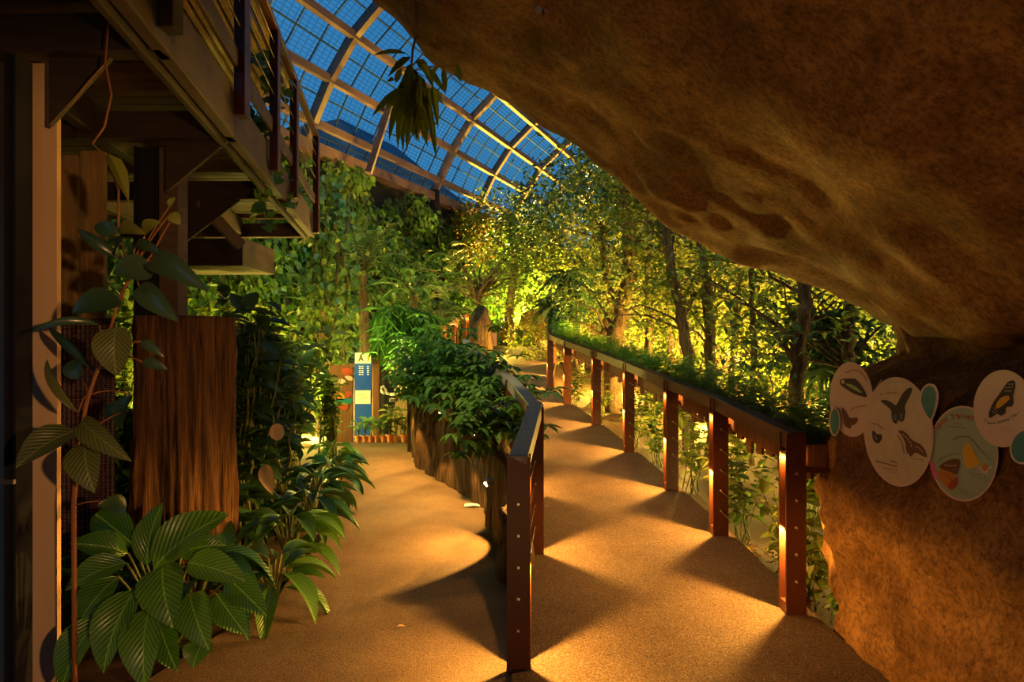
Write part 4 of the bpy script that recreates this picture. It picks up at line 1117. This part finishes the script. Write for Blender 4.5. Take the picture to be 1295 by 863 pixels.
# big pale variegated leaf in the grove
# ------------------------------------------------------------------ planting under the right railing
def stemplant(label,x,y,z0,h,n,size,mat,W=.5,lean=(0,0),name='leafy_plant'):
    root=thing(name,label,'plant',(x,y,z0)); g=Geo(); g2=Geo()
    for k in range(n):
        th=rng.uniform(0,6.28); r=rng.uniform(.02,.3)*h; B=np.array([x+math.cos(th)*r+lean[0],y+math.sin(th)*r+lean[1],z0+h*rng.uniform(.5,1)])
        p=arc((x+rng.normal()*.05,y+rng.normal()*.05,z0-.05),B,.06,10,.012); g2.tube(p,np.linspace(.006,.003,10),5)
        for i in range(3,10):
            for s in (0,1):
                D=rdir(1,-.15,.4); scatter(g,T_LEAF,p[i][None],D,np.array([[0,-.2,1.]]),size*rng.uniform(.7,1.2),W)
    g.build('foliage',L[mat],root); g2.build('stem',M['stem'],root)
under=[(1.92,4.45,.75,7,.12,'between the two nearest posts of the right railing'),(1.98,5.0,.6,6,.12,'behind the second post of the right railing'),(1.95,5.7,.8,8,.12,'between the second and third posts'),
 (1.95,6.4,.7,7,.12,'behind the third post'),(1.9,7.2,.8,9,.12,'between the third and fourth posts'),(1.75,8.2,.8,9,.12,'behind the fourth post'),(1.65,9.2,.8,8,.12,'between the fourth and fifth posts'),
 (1.35,10.6,.8,9,.12,'between the fifth and sixth posts'),(1.1,12.1,.8,9,.12,'between the sixth and seventh posts'),(2.6,5.1,.9,10,.15,'deep in the bed behind the second post'),(2.7,6.2,.9,10,.15,'deep in the bed behind the third post'),(2.5,7.6,.95,10,.14,'deep in the bed behind the fourth post'),(2.2,9.3,.9,10,.14,'deep in the bed behind the fifth post'),(2.25,4.75,.5,6,.13,'low beside the rock foot'),(1.93,3.92,.22,4,.09,'at the foot of the rock by the nearest post')]
for x,y,h,n,s,t in under:
    stemplant('climbing leafy plant under the trough, '+t,x,y,RZ(y)-.2+ (.12 if y<4 else 0),h,n,s,'yellow' if int(y*7)%3 else 'small',.55)

# ------------------------------------------------------------------ hanging leaves from the rock edge
def hang():
    root=thing('hanging_branch','leafy branch with long narrow leaves hanging from the rock edge against the glass','branch',P(522,55,4.6))
    g=Geo(); g2=Geo(); d=4.6
    A=P(528,40,4.7); g2.tube([A,P(522,62,d),P(520,90,d),P(528,112,d)],[.012,.009,.006,.004],6)
    LS=[((515,68),(472,70),7),((520,72),(490,98),9),((508,85),(500,105),8),((520,80),(512,118),9),((522,85),(532,130),10),((528,75),(545,100),12),((535,82),(548,112),10),((540,85),(563,118),9),((560,82),(563,120),8),((556,84),(545,98),8),((577,82),(583,104),9),((580,84),(585,100),6),
        ((515,110),(470,148),10),((512,120),(486,140),8),((510,118),(492,180),9),((514,115),(503,190),9),((520,118),(508,160),9),((522,115),(510,195),10),((526,118),(518,170),10),((528,118),(526,180),9),((530,118),(536,165),11),((533,120),(541,178),11),((538,115),(552,202),9),((535,140),(541,186),10),((540,112),(560,132),14),((524,100),(528,150),11),((518,95),(497,130),8),((531,95),(541,142),12),((516,140),(506,176),8),((498,100),(489,104),6)]
    for _ in range(24):
        a=(rng.normal(527,11),rng.uniform(85,140)); LS.append((a,(a[0]+rng.normal()*14,a[1]+rng.uniform(28,62)),9))
    for a,b,w in LS:
        da=d+rng.uniform(-.25,.25); A=P(*a,da); B=P(*b,da+rng.uniform(-.12,.12)); leaf(g,A,B,w/F*d*1.0,T_LONG,(0.3*rng.normal(),-1,.2))
        g2.tube(arc(P(523,90,d),A,.01,5),.002,4)
    g.build('foliage',L['mango'],root); g2.build('twig',M['stemr'],root)
hang()
# small pale butterfly clinging under the rock with its orange tail of thread
def moth():
    c=P(687,12,3.35)
    root=thing('butterfly','small pale blue-white butterfly on the dark rock at the top centre','butterfly',c)
    for s in (-1,1):
        g=Geo(); g.add([c,c+np.array([s*.022,-.005,.028]),c+np.array([s*.036,-.004,.008]),c+np.array([s*.026,-.003,-.022])],[(0,1,2,3)]); g.build('wing',plain('moth_wing',(.45,.5,.75),.5),root,solid=.002)
    Geo().tube([c+np.array([0,0,.02]),c-np.array([0,0,.03])],[.004,.003],6).build('body',M['ink'],root)
moth()

# ------------------------------------------------------------------ left foreground planting
def stump():
    c=P(233,500,4.45); c=np.array([c[0],4.45]); n=220; zs=np.linspace(-.05,P(230,401,4.45)[2],40); V=[]
    for z in zs:
        for i in range(n):
            th=i/n*6.283; r=.30+.018*math.sin(th*9+z)-.022*abs(math.sin(th*14+z*.7+.6*math.sin(z*4)))**.5+.008*math.sin(th*37+z*3)+.03*fnoise(math.cos(th)*2,math.sin(th)*2,z*.5)+.06*math.exp(-z*3)
            V.append((c[0]+math.cos(th)*r,c[1]+math.sin(th)*r,z))
    g=Geo(); Fq=[(j*n+i,j*n+(i+1)%n,(j+1)*n+(i+1)%n,(j+1)*n+i) for j in range(len(zs)-1) for i in range(n)]
    g.add(V,Fq); g.l.append(np.arange(n)+(len(zs)-1)*n); g.t.append(np.array([n]))
    o=g.build('stump',M['bark'],smooth=True); o.name='tree_stump'; tag(o,'thick sawn tree stump with furrowed bark behind the large-leaved plants','stump')
stump()
def bigplant():
    root=thing('broadleaf_plant','large ribbed broad-leaved plant nearest the bottom left of the path','plant',(-1.62,3.15,0))
    g=Geo(); g2=Geo(); core=np.array([-1.62,3.2,.12])
    LS=[((160,712),(82,748),34,3.1,2.95,.5),((162,700),(88,688),32,3.2,3.1,.1),((194,720),(290,650),50,3.15,3.3,.6),((186,716),(206,636),30,3.25,3.35,.4),((206,716),(219,795),52,3.05,2.85,.7),((238,712),(314,737),36,3.05,3.0,.9),
        ((290,733),(338,780),34,3.05,2.95,.3),((172,745),(131,852),46,3.0,2.8,.6),((190,768),(184,872),46,2.95,2.75,.8),((240,752),(264,822),42,3.0,2.85,.6),((274,752),(311,803),38,3.05,2.95,.4),((128,778),(78,872),40,2.95,2.8,.5),((258,812),(244,845),34,2.95,2.85,.5),
        ((215,690),(262,655),40,3.3,3.4,.3),((170,690),(120,650),38,3.3,3.4,.0),((230,700),(285,690),34,3.2,3.2,.2),((200,780),(225,850),36,3.05,2.9,.1),((150,730),(100,790),40,3.1,3.0,.2)]
    for a,b,w,da,db,r in LS:
        A=P(*a,da);B=P(*b,db); leaf(g,A,B,w/F*(da+db)/2*1.12,T_BIG,(0,-.75,.65),r)
        g2.tube(arc(core,A,.05,7),np.linspace(.009,.005,7),5)
    g.build('foliage',L['cala'],root,smooth=True); g2.build('stem',M['stem'],root)
bigplant()
def rosette(label,x,y,h,n,L_,W,mat,name='broadleaf_plant',z0=0.,el=(-.5,.5)):
    root=thing(name,label,'plant',(x,y,z0)); g=Geo(); g2=Geo()
    for k in range(n):
        th=k*2.4+rng.uniform(-.3,.3); r=rng.uniform(.1,.35)*L_; hh=h*rng.uniform(.45,1)
        A=np.array([x+math.cos(th)*r,y+math.sin(th)*r,z0+hh]); e=rng.uniform(*el); B=A+np.array([math.cos(th)*math.cos(e),math.sin(th)*math.cos(e),math.sin(e)-.35])*L_
        g2.tube(arc((x,y,z0-.03),A,.04,6),.006,4); leaf(g,A,B,W,T_BIG,(0,0,1))
    g.build('foliage',L[mat],root,smooth=True); g2.build('stem',M['stem'],root)
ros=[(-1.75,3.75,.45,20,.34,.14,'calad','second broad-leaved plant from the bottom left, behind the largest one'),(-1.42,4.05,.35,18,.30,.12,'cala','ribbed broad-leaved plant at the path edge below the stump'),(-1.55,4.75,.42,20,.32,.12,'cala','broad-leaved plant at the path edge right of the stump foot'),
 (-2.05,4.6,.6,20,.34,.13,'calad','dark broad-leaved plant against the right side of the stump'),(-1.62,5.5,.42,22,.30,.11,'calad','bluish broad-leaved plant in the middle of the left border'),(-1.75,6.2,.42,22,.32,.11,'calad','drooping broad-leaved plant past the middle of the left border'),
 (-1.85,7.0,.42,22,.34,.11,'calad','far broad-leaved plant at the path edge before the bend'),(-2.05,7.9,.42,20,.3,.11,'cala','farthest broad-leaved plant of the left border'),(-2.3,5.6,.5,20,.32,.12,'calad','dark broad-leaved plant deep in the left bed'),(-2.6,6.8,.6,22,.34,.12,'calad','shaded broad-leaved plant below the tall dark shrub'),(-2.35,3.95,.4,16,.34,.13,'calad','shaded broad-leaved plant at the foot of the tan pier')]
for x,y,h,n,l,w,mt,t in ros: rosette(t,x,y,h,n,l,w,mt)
def shrub_tall(label,x,y,h,n,size,mat,spread=.5,W=.5,T=T_LEAF):
    root=thing('tall_shrub',label,'shrub',(x,y,0)); g=Geo(); g2=Geo()
    for k in range(n):
        th=rng.uniform(0,6.28); r=spread*rng.uniform(.1,1); B=np.array([x+math.cos(th)*r,y+math.sin(th)*r*.8,h*rng.uniform(.55,1)])
        p=arc((x+rng.normal()*.06,y+rng.normal()*.06,-.05),B,.1,12,.015); g2.tube(p,np.linspace(.014,.004,12),5)
        m=13; i=rng.integers(3,12,m); D=rdir(m,-.05,.5); scatter(g,T,p[i],D,np.tile([0,-.3,1.],(m,1)),size*rng.uniform(.6,1.2,m),W)
    g.build('foliage',L[mat],root,smooth=True); g2.build('stem',M['stem'],root)
shrub_tall('tall dark glossy-leaved shrub just right of the stump',-2.05,5.3,1.95,24,.24,'dark',.45)
shrub_tall('tall dark shrub behind the stump with big oval leaves',-2.2,6.2,2.05,24,.24,'dark',.5)
shrub_tall('tall green shrub left of the information totem',-2.6,7.6,1.9,26,.24,'small',.6)
shrub_tall('loose green shrub between the tall dark shrub and the totem',-3.0,9.2,1.7,26,.24,'ivy',.6)
shrub_tall('small loose shrub hiding the left half of the painted board',-2.72,10.1,1.15,20,.17,'small',.22)
shrub_tall('low yellow-green shrub left of the painted board',-3.35,9.9,1.25,24,.19,'ivy',.4)
shrub_tall('yellow-green shrub behind the stump under the balcony end',-4.0,9.6,2.2,30,.26,'yellow',.9)
shrub_tall('yellow-lit shrub seen in the gap left of the stump',-5.4,9.4,2.6,34,.24,'yellow',.8)
shrub_tall('yellow-green shrub under the balcony, left of the ivy wall',-4.6,11.2,2.4,34,.24,'yellow',1.0)
shrub_tall('dark shrub in the gap between the pier and the stump',-3.0,5.3,1.3,18,.22,'dark',.35)
# pale round dry leaf and cupped leaf on the shrubs
def special():
    g=Geo(); leaf(g,P(350,558,5.0),P(352,535,5.0),.11,T_RND,(0,-1,.2)); g2=Geo()
    r=[q for q in bpy.data.objects if q.get('label','').startswith('tall dark glossy')][0]
    leaf(g2,P(335,588,4.9),P(345,626,4.8),.10,T_BIG,(.2,-1,.1)); g.build('dry_leaf',L['pale'],r,smooth=True); g2.build('dry_leaf',L['pale'],r,smooth=True)
special()
def rubber():
    root=thing('rubber_plant','rubber plant with large dark oval leaves in front of the tan pier','plant',(-1.68,2.78,0))
    g=Geo(); go=Geo(); g2=Geo(); d=2.75
    st=[P(95,700,d),P(93,640,d),P(98,560,d),P(112,500,d),P(128,455,d)]; st[0][2]=-.02
    g2.tube(st,[.011,.010,.009,.008,.006],7)
    g2.tube([P(150,380,2.7),P(165,350,2.7),P(190,325,2.7),P(214,282,2.7)],[.006,.006,.004,.003],6)
    g2.tube([P(128,455,d),P(140,415,d),P(150,380,d-.05)],[.006,.006,.006],6)
    LS=[((194,345),(142,346),40,2.68,2.6,'g'),((190,330),(264,369),30,2.7,2.6,'g'),((176,362),(226,407),27,2.7,2.65,'g'),((154,381),(91,397),36,2.7,2.6,'g'),((126,412),(40,420),11,2.7,2.6,'g'),((147,413),(147,476),42,2.65,2.6,'o'),
        ((178,432),(208,452),12,2.7,2.7,'g'),((180,458),(213,468),13,2.7,2.7,'g'),((95,545),(20,592),36,2.65,2.5,'o'),((104,533),(167,584),28,2.7,2.6,'o'),((108,560),(120,624),40,2.7,2.6,'o'),((99,522),(60,454),11,2.7,2.75,'o'),
        ((150,300),(120,285),20,2.7,2.7,'g'),((183,300),(204,281),22,2.7,2.65,'p'),((150,300),(185,297),22,2.7,2.6,'p'),((172,310),(210,325),14,2.7,2.65,'g'),((150,320),(158,300),20,2.7,2.65,'g'),((216,270),(228,284),14,2.7,2.7,'p'),((214,262),(222,250),8,2.7,2.7,'p'),
        ((150,325),(98,290),14,2.75,2.7,'g'),((120,470),(62,415),10,2.9,2.95,'g'),((100,480),(92,455),22,2.85,2.9,'g'),((130,560),(90,600),20,2.85,2.9,'g'),((160,520),(130,525),22,3.2,3.2,'g'),((165,500),(155,545),20,3.2,3.2,'g'),((160,640),(122,640),22,2.8,2.7,'g')]
    mats={'g':'rubber','o':'olive','p':'pod'}; gs={k:Geo() for k in mats}
    for a,b,w,da,db,k in LS:
        A=P(*a,da);B=P(*b,db); leaf(gs[k],A,B,w/F*(da+db)/2*1.1,T_BIG,(rng.normal()*.2,-.9,.45))
        near=min(st,key=lambda q:np.linalg.norm(q-A)) if a[1]>400 else P(165,350,2.7)
        g2.tube(arc(near,A,.02,5),.0035,4)
    for k in gs: gs[k].build('foliage',L[mats[k]],root,smooth=True)
    g2.build('stem',M['stemr'],root,smooth=True)
    root=thing('hanging_vine','thin bare vine trailing from the balcony with one long yellow-green leaf','vine',P(135,20,2.9))
    g=Geo().tube([P(138,-30,2.9),P(137,30,2.9),P(133,80,2.9),P(141,120,2.88),P(132,160,2.86),P(117,182,2.85),P(135,200,2.8),P(150,240,2.75),P(150,288,2.7)],.0045,6); g.build('stem',M['stemr'],root,smooth=True)
    g=Geo().tube([P(88,135,2.95),P(110,105,2.93),P(133,80,2.9)],.003,5); g.build('stem',M['stemr'],root)
    g=Geo(); leaf(g,P(138,195,2.8),P(163,256,2.72),.06,T_LONG,(.6,-.8,.2),.9); g.build('leaf',L['pod'],root)
rubber()
# vine on the balcony rail
def railvine():
    root=thing('climbing_vine','green vine with heart-shaped leaves hanging down the balcony railing posts','vine',P(345,120,6))
    g=Geo(); g2=Geo()
    for a,b,dd in (((345,100),(350,190),6.2),((350,190),(330,255),6.2),((330,60),(345,120),6.0),((352,180),(362,270),6.6),((320,200),(340,290),5.6),((330,180),(326,120),6.1)):
        A=P(*a,dd);B=P(*b,dd-.1); p=arc(A,B,.03,14,.02); g2.tube(p,.004,4); m=26; i=rng.integers(0,14,m)
        scatter(g,T_LEAF,p[i]+rng.normal(size=(m,3))*.05,rdir(m,-.6,.5),np.tile([.2,-1,.5],(m,1))+rng.normal(size=(m,3))*.3,.11*rng.uniform(.6,1.3,m),.85)
    g.build('foliage',L['ivy'],root); g2.build('stem',M['stem'],root)
railvine()

# ------------------------------------------------------------------ pots, totem, painted boards, lantern
def seedling(x,y,h,big,z0=0.008):
    root=thing('potted_seedling','small terracotta pot with leafy seedling in the row at the path bend','potted plant',(x,y,z0),'seedling pots at the path bend')
    s=1.0 if not big else 1.25
    g=Geo().lathe((x,y,z0),[(.001,0),(.036*s,0),(.050*s,.085*s),(.056*s,.085*s),(.056*s,.10*s),(.048*s,.10*s),(.045*s,.08*s),(.001,.08*s)],16); g.build('pot',M['terracotta'],root,smooth=False)
    Geo().lathe((x,y,z0),[(.001,.084*s),(.046*s,.084*s)],12).build('soil',M['soil'],root)
    g=Geo(); g2=Geo()
    for k in range(9 if not big else 14):
        th=k*2.4; hh=h*rng.uniform(.4,1); A=np.array([x+math.cos(th)*.04,y+math.sin(th)*.04,z0+.1+hh*.8]); g2.tube(arc((x,y,z0+.08),A,.01,4),.004,4)
        leaf(g,A,A+np.array([math.cos(th)*.14,math.sin(th)*.12,-.03+rng.uniform(-.05,.08)])*1.1,.085,T_LEAF,(0,-.3,1))
    g.build('foliage',L['yellow'] if big else L['ivy'],root); g2.build('stem',M['stem'],root)
for x,h,b in ((453,.32,0),(461.5,.35,0),(469,.38,0),(476.5,.34,0),(485,.30,0),(493,.62,1),(500.5,.55,0),(511,.42,1)):
    q=P(x,558,10.95); seedling(q[0],10.95,h,b)
for x in (146,158): 
    q=P(x,598,8.6); root=thing('terracotta_pot','one of two empty terracotta pots on the ground left of the stump','pot',(q[0],8.6,0),'pots left of the stump')
    Geo().lathe((q[0],8.6,0.),[(.001,0),(.05,0),(.07,.11),(.075,.11),(.075,.135),(.062,.135),(.05,.02),(.001,.02)],16).build('pot_body',M['terracotta'],root)
def pj_at(d): return lambda x,y,off:P(x,y,d-off)
def totem():
    d=11.3; pj=pj_at(d); root=thing('information_totem','upright blue and white information totem marked A behind the potted seedlings','sign',P(459,540,d)*np.array([1,1,0]))
    Geo().box(P(448.5,0,d)[0],P(469.5,0,d)[0],d,d+.06,-.02,P(0,446,d)[2]).build('board',M['signblue'],root)
    patch([(449,446.5),(469,446.5),(469,460),(449,460)],.004,.003,pj).build('header_panel',M['signwhite'],root)
    patch([(449.5,494),(468.5,494),(468.5,511),(449.5,511)],.004,.003,pj).build('map_panel',M['signwhite'],root)
    text('A',[(453.3,457),(461,457)],11.5,.006,pj).build('letter',M['ink'],root)
    patch([(465,450),(467,450),(467,457),(465,457)],.006,.001,pj).build('icon',M['yellow'],root)
    for k in range(5):
        y=463.5+k*2.6; stroke([(453.6,y),(460.3,y)],1.0,.006,pj,2).build('text_line',M['signwhite'],root); stroke([(463.8,y),(467.3,y)],1.0,.006,pj,1).build('text_line',M['signwhite'],root)
    stroke([(453,500),(461,499)],.8,.006,pj,3).build('text_line',M['inktext'],root); stroke([(453,504),(465,503)],.8,.006,pj,4).build('text_line',M['inktext'],root)
totem()
def figure():
    d=11.9; root=thing('carved_face','dark board with two white curled rings joined in the middle, beside the totem','sculpture',P(495,520,d)*np.array([1,1,0]))
    Geo().box(P(478,0,d)[0],P(512,0,d)[0],d,d+.08,0,P(0,462,d)[2]).build('board',M['steel'],root,bevel=.01)
    def crv(pts,r): 
        g=Geo(); g.tube([P(x,y,d-.03) for x,y in pts],r,8); return g
    L1=[(494,499),(489,497.5),(487.5,493),(484.5,488.5),(481.5,491),(483,495.5),(487,498)]
    R1=[(494,499),(499,498.5),(502,496.5),(499,491),(502,487.5),(506,489),(507,493.5),(504,497.5),(500,499)]
    crv(L1,.023).build('white_curl',M['signwhite'],root,smooth=True); crv(R1,.028).build('white_curl',M['signwhite'],root,smooth=True)
    q=P(497,506,d); Geo().box(q[0]-.06,q[0]+.06,d-.05,d,q[2]-.04,q[2]+.04).build('snout',M['cable'],root,bevel=.02)
    q0,q1=P(471,0,d-.2)[0],P(480,0,d-.2)[0]
    g=Geo(); g.box(q0,q1,d-.2,d-.1,0,P(0,456,d)[2]); o=g.build('post',M['trough'],bevel=.01); o.name='timber_post'; tag(o,'brown square timber post just right of the totem','post')
figure()
def mural():
    d=11.0; pj=pj_at(d); root=thing('painted_board','colourful painted board in red, white, orange and teal, left of the totem','sign',P(434,520,d)*np.array([1,1,0]))
    Geo().box(P(416,0,d)[0],P(446,0,d)[0],d,d+.05,0,P(0,462,d)[2]).build('board',M['trough'],root,bevel=.01)
    for pts,m in (([(433,466),(445,467),(444,474),(434,474)],'red'),([(426,483),(431,479),(437,482),(435,486),(429,485)],'white'),([(436,476),(444,476),(446,481),(440,481)],'white'),([(421,499),(428,495),(437,500),(434,506),(423,505)],'orange'),([(435,497),(443,495),(445,499),(438,504)],'red'),([(420,506),(445,504),(442,511),(422,512)],'teal'),([(428,513),(440,512),(438,519),(430,518)],'red')):
        patch(smoothpoly(pts,3),.006,.003,pj).build('painted_shape',M[m],root)
mural()
def lantern():
    d=21.2; z=RZ(d)+.01; x0=P(618,0,d)[0]; x1=P(629,0,d)[0]
    root=thing('lantern_table','small black framed lantern stand glowing at the far end of the walkway','lantern',((x0+x1)/2,d,z))
    h=P(0,419,d)[2]
    g=Geo()
    for x in (x0,x1):
        for y in (d,d+.25): g.box(x-.015,x+.015,y-.015,y+.015,z,h)
    g.build('frame',M['steel'],root)
    Geo().box(x0-.06,x1+.15,d-.06,d+.31,h,h+.05).build('top',M['steel'],root,bevel=.01)
    Geo().box(x0+.02,x1-.02,d+.02,d+.23,z+.02,h-.05).build('paper_shade',emis('lantern_shade',(1,.36,.08),.55),root)
    x=P(689,0,19.5)[0]; z=RZ(19.5)
    root=thing('potted_shrub','pale round planter with a loose shrub at the far end of the right railing','potted plant',(x,19.5,z))
    Geo().lathe((x,19.5,z),[(.001,0),(.10,0),(.145,.28),(.155,.28),(.155,.32),(.13,.32),(.12,.27),(.001,.27)],20).build('pot',M['palepot'],root)
    g=Geo(); blob(g,(x,19.5,z+.75),(.42,.35,.45),340,.11,.5,T_DIA); g.build('foliage',L['small'],root)
    g=Geo(); twigs(g,(x,19.5,z+.27),[np.array([x,19.5,z+.75])+rdir(1)[0]*.3 for _ in range(6)],.012); g.build('stem',M['trunk'],root)
lantern()
# low plants at the far boulder foot
for x,y,t in ((655,21.6,'at the left foot of the far boulder'),(668,21.4,'in front of the far boulder')):
    q=P(x,440,y); stemplant('small low plant '+t,q[0],y,RZ(y)+.0,.4,6,.16,'ivy',.5)
# crumpled paper on the lower path
def paper():
    c=P(597,642,6.68); c[2]=.012; g=Geo(); V=[];
    pts=[(-.075,-.03,.004),(.02,-.045,.02),(.08,-.02,.006),(.07,.03,.018),(-.01,.04,.004),(-.07,.02,.022)]
    V=[c+np.array(p) for p in pts]+[c+np.array([0,0,.03])]
    for i in range(6): g.add([V[i],V[(i+1)%6],V[6]],[(0,1,2)])
    o=g.build('paper_scrap',M['paper'],solid=.001); tag(o,'crumpled white paper scrap lying on the lower path by the bark wall','paper')
    for px,py,dd,t in ((507,798,3.82,'fallen grey leaf on the lower path near the bottom centre'),(693,653,5.85,'fallen grey leaf on the walkway near the second left post')):
        c=P(px,py,dd); c[2]=(RZ(dd) if px>650 else 0)+.03; g=Geo(); leaf(g,c-np.array([.025,0,0]),c+np.array([.025,.005,0]),.02,T_LEAF,(0,0,1)); o=g.build('fallen_leaf',L['pale']); tag(o,t,'leaf')
paper()
# leaf litter and small plant by rock foot
def litter():
    g=Geo(); n=260; x=rng.uniform(1.78,2.3,n); y=rng.uniform(3.3,5.2,n); k=(x>np.interp(y,[3.3,5.2],[1.83,1.7])); x=x[k];y=y[k];n=len(x)
    p=np.stack([x,y,np.array([RZ(b) for b in y])-.10+rng.uniform(0,.04,n)],1)
    scatter(g,T_LEAF,p,rdir(n,0,.2),np.tile([0,0,1.],(n,1))+rng.normal(size=(n,3))*.3,.07*rng.uniform(.6,1.2,n),.5); o=g.build('leaf_litter',L['rust']); tag(o,'dry brown leaf litter on the soil between the nearest post and the rock','litter',kind='stuff')
litter()

# ------------------------------------------------------------------ light
YG=(1,.54,.07)
for x,y,z,p in ((3.2,10.9,.5,150),(4.6,9.9,.4,120),(6.2,9.0,.3,120),(4.2,13.8,.8,260),(6.3,13.0,.6,260),(2.2,14.2,.8,160),(8.2,11.5,.4,160),(3.3,7.4,.15,22),(4.6,6.6,.2,40),(2.35,5.6,.1,7),(2.2,8.4,.3,10)):
    spotlamp((x,y,z),p*(11 if y>10.5 else 3),YG if y>9 else (1,.72,.16),.05)
for x,y,z,p in ((.9,24.9,2.0,1800),(-1.3,24.9,1.9,1400),(0.2,20.6,1.9,7),(-.2,17.8,1.6,12)):
    spotlamp((x,y,z),p*12,(1,.66,.07),.08)
for x,y,z,p in ((-4.3,10.6,.5,70),(-3.4,11.8,.3,60),(-5.6,10.6,.5,60),(-3.6,14.5,.3,80),(-2.1,10.3,1.6,10)):
    spotlamp((x,y,z),p*8,(1,.78,.12),.05)
spotlamp((-1.9,10.4,1.9),60,(1,.7,.2),.05)
# blue-white spot aimed at the tree ferns from high in the vault
spotlamp((-1.2,11.0,6.5),420,(.45,.85,.8),.3,80,(-1.8,13.8,2.2))
# added fill light without a fixture, brightening the trough ferns and right planting
spotlamp((2.5,6.6,4.4),130,(.95,1,.45),.06,85,(2.9,8.6,.9),.6)
# lamp on the balcony end lighting the planting on the retaining wall
spotlamp((-1.55,5.2,2.9),300,(1,.85,.32),.04,80,(-.5,7.6,1.0),.5)
# warm lamps behind the camera
spotlamp((.7,-.4,1.75),240,(1,.50,.17),.03,52,(-2.15,3.4,1.15),.5)
spotlamp((-1.2,-.6,.5),44,(1,.45,.13),.05,130,(1.9,2.5,2.4),.8)
spotlamp((-.3,.9,.15),26,(1,.44,.13),.1,130,(1.8,3.2,1.6),.8)
# warm wash up the steel rafters
for s in (12.5,16.0,20):
    q=ST(s,-8.2,2.4); spotlamp(q,70,(1,.5,.25),.1,120,ST(s,-7.2,8))

w=bpy.data.worlds.new('dusk'); bpy.context.scene.world=w; w.use_nodes=True; n=w.node_tree; n.nodes.clear()
out=n.nodes.new('ShaderNodeOutputWorld'); bg=n.nodes.new('ShaderNodeBackground'); tc=n.nodes.new('ShaderNodeTexCoord'); sp=n.nodes.new('ShaderNodeSeparateXYZ')
n.links.new(tc.outputs['Generated'],sp.inputs[0])
cr=n.nodes.new('ShaderNodeValToRGB'); n.links.new(sp.outputs['Z'],cr.inputs['Fac']); e=cr.color_ramp.elements
e[0].position=0; e[0].color=(.055,.26,.50,1); e[1].position=.7; e[1].color=(.025,.18,.46,1)
n.links.new(cr.outputs['Color'],bg.inputs['Color']); bg.inputs['Strength'].default_value=1.0; n.links.new(bg.outputs[0],out.inputs['Surface'])

cam=bpy.data.cameras.new('camera'); cam.lens=24; cam.sensor_width=36; co=bpy.data.objects.new('camera',cam); C.objects.link(co)
co.location=(0,0,CAMZ); co.rotation_euler=(math.pi/2,0,0); cam.clip_start=.05; cam.clip_end=200
S=bpy.context.scene; S.camera=co
S.view_settings.view_transform='Standard'; S.view_settings.look='None'; S.view_settings.gamma=1; S.view_settings.exposure=0; S.view_settings.use_curve_mapping=False
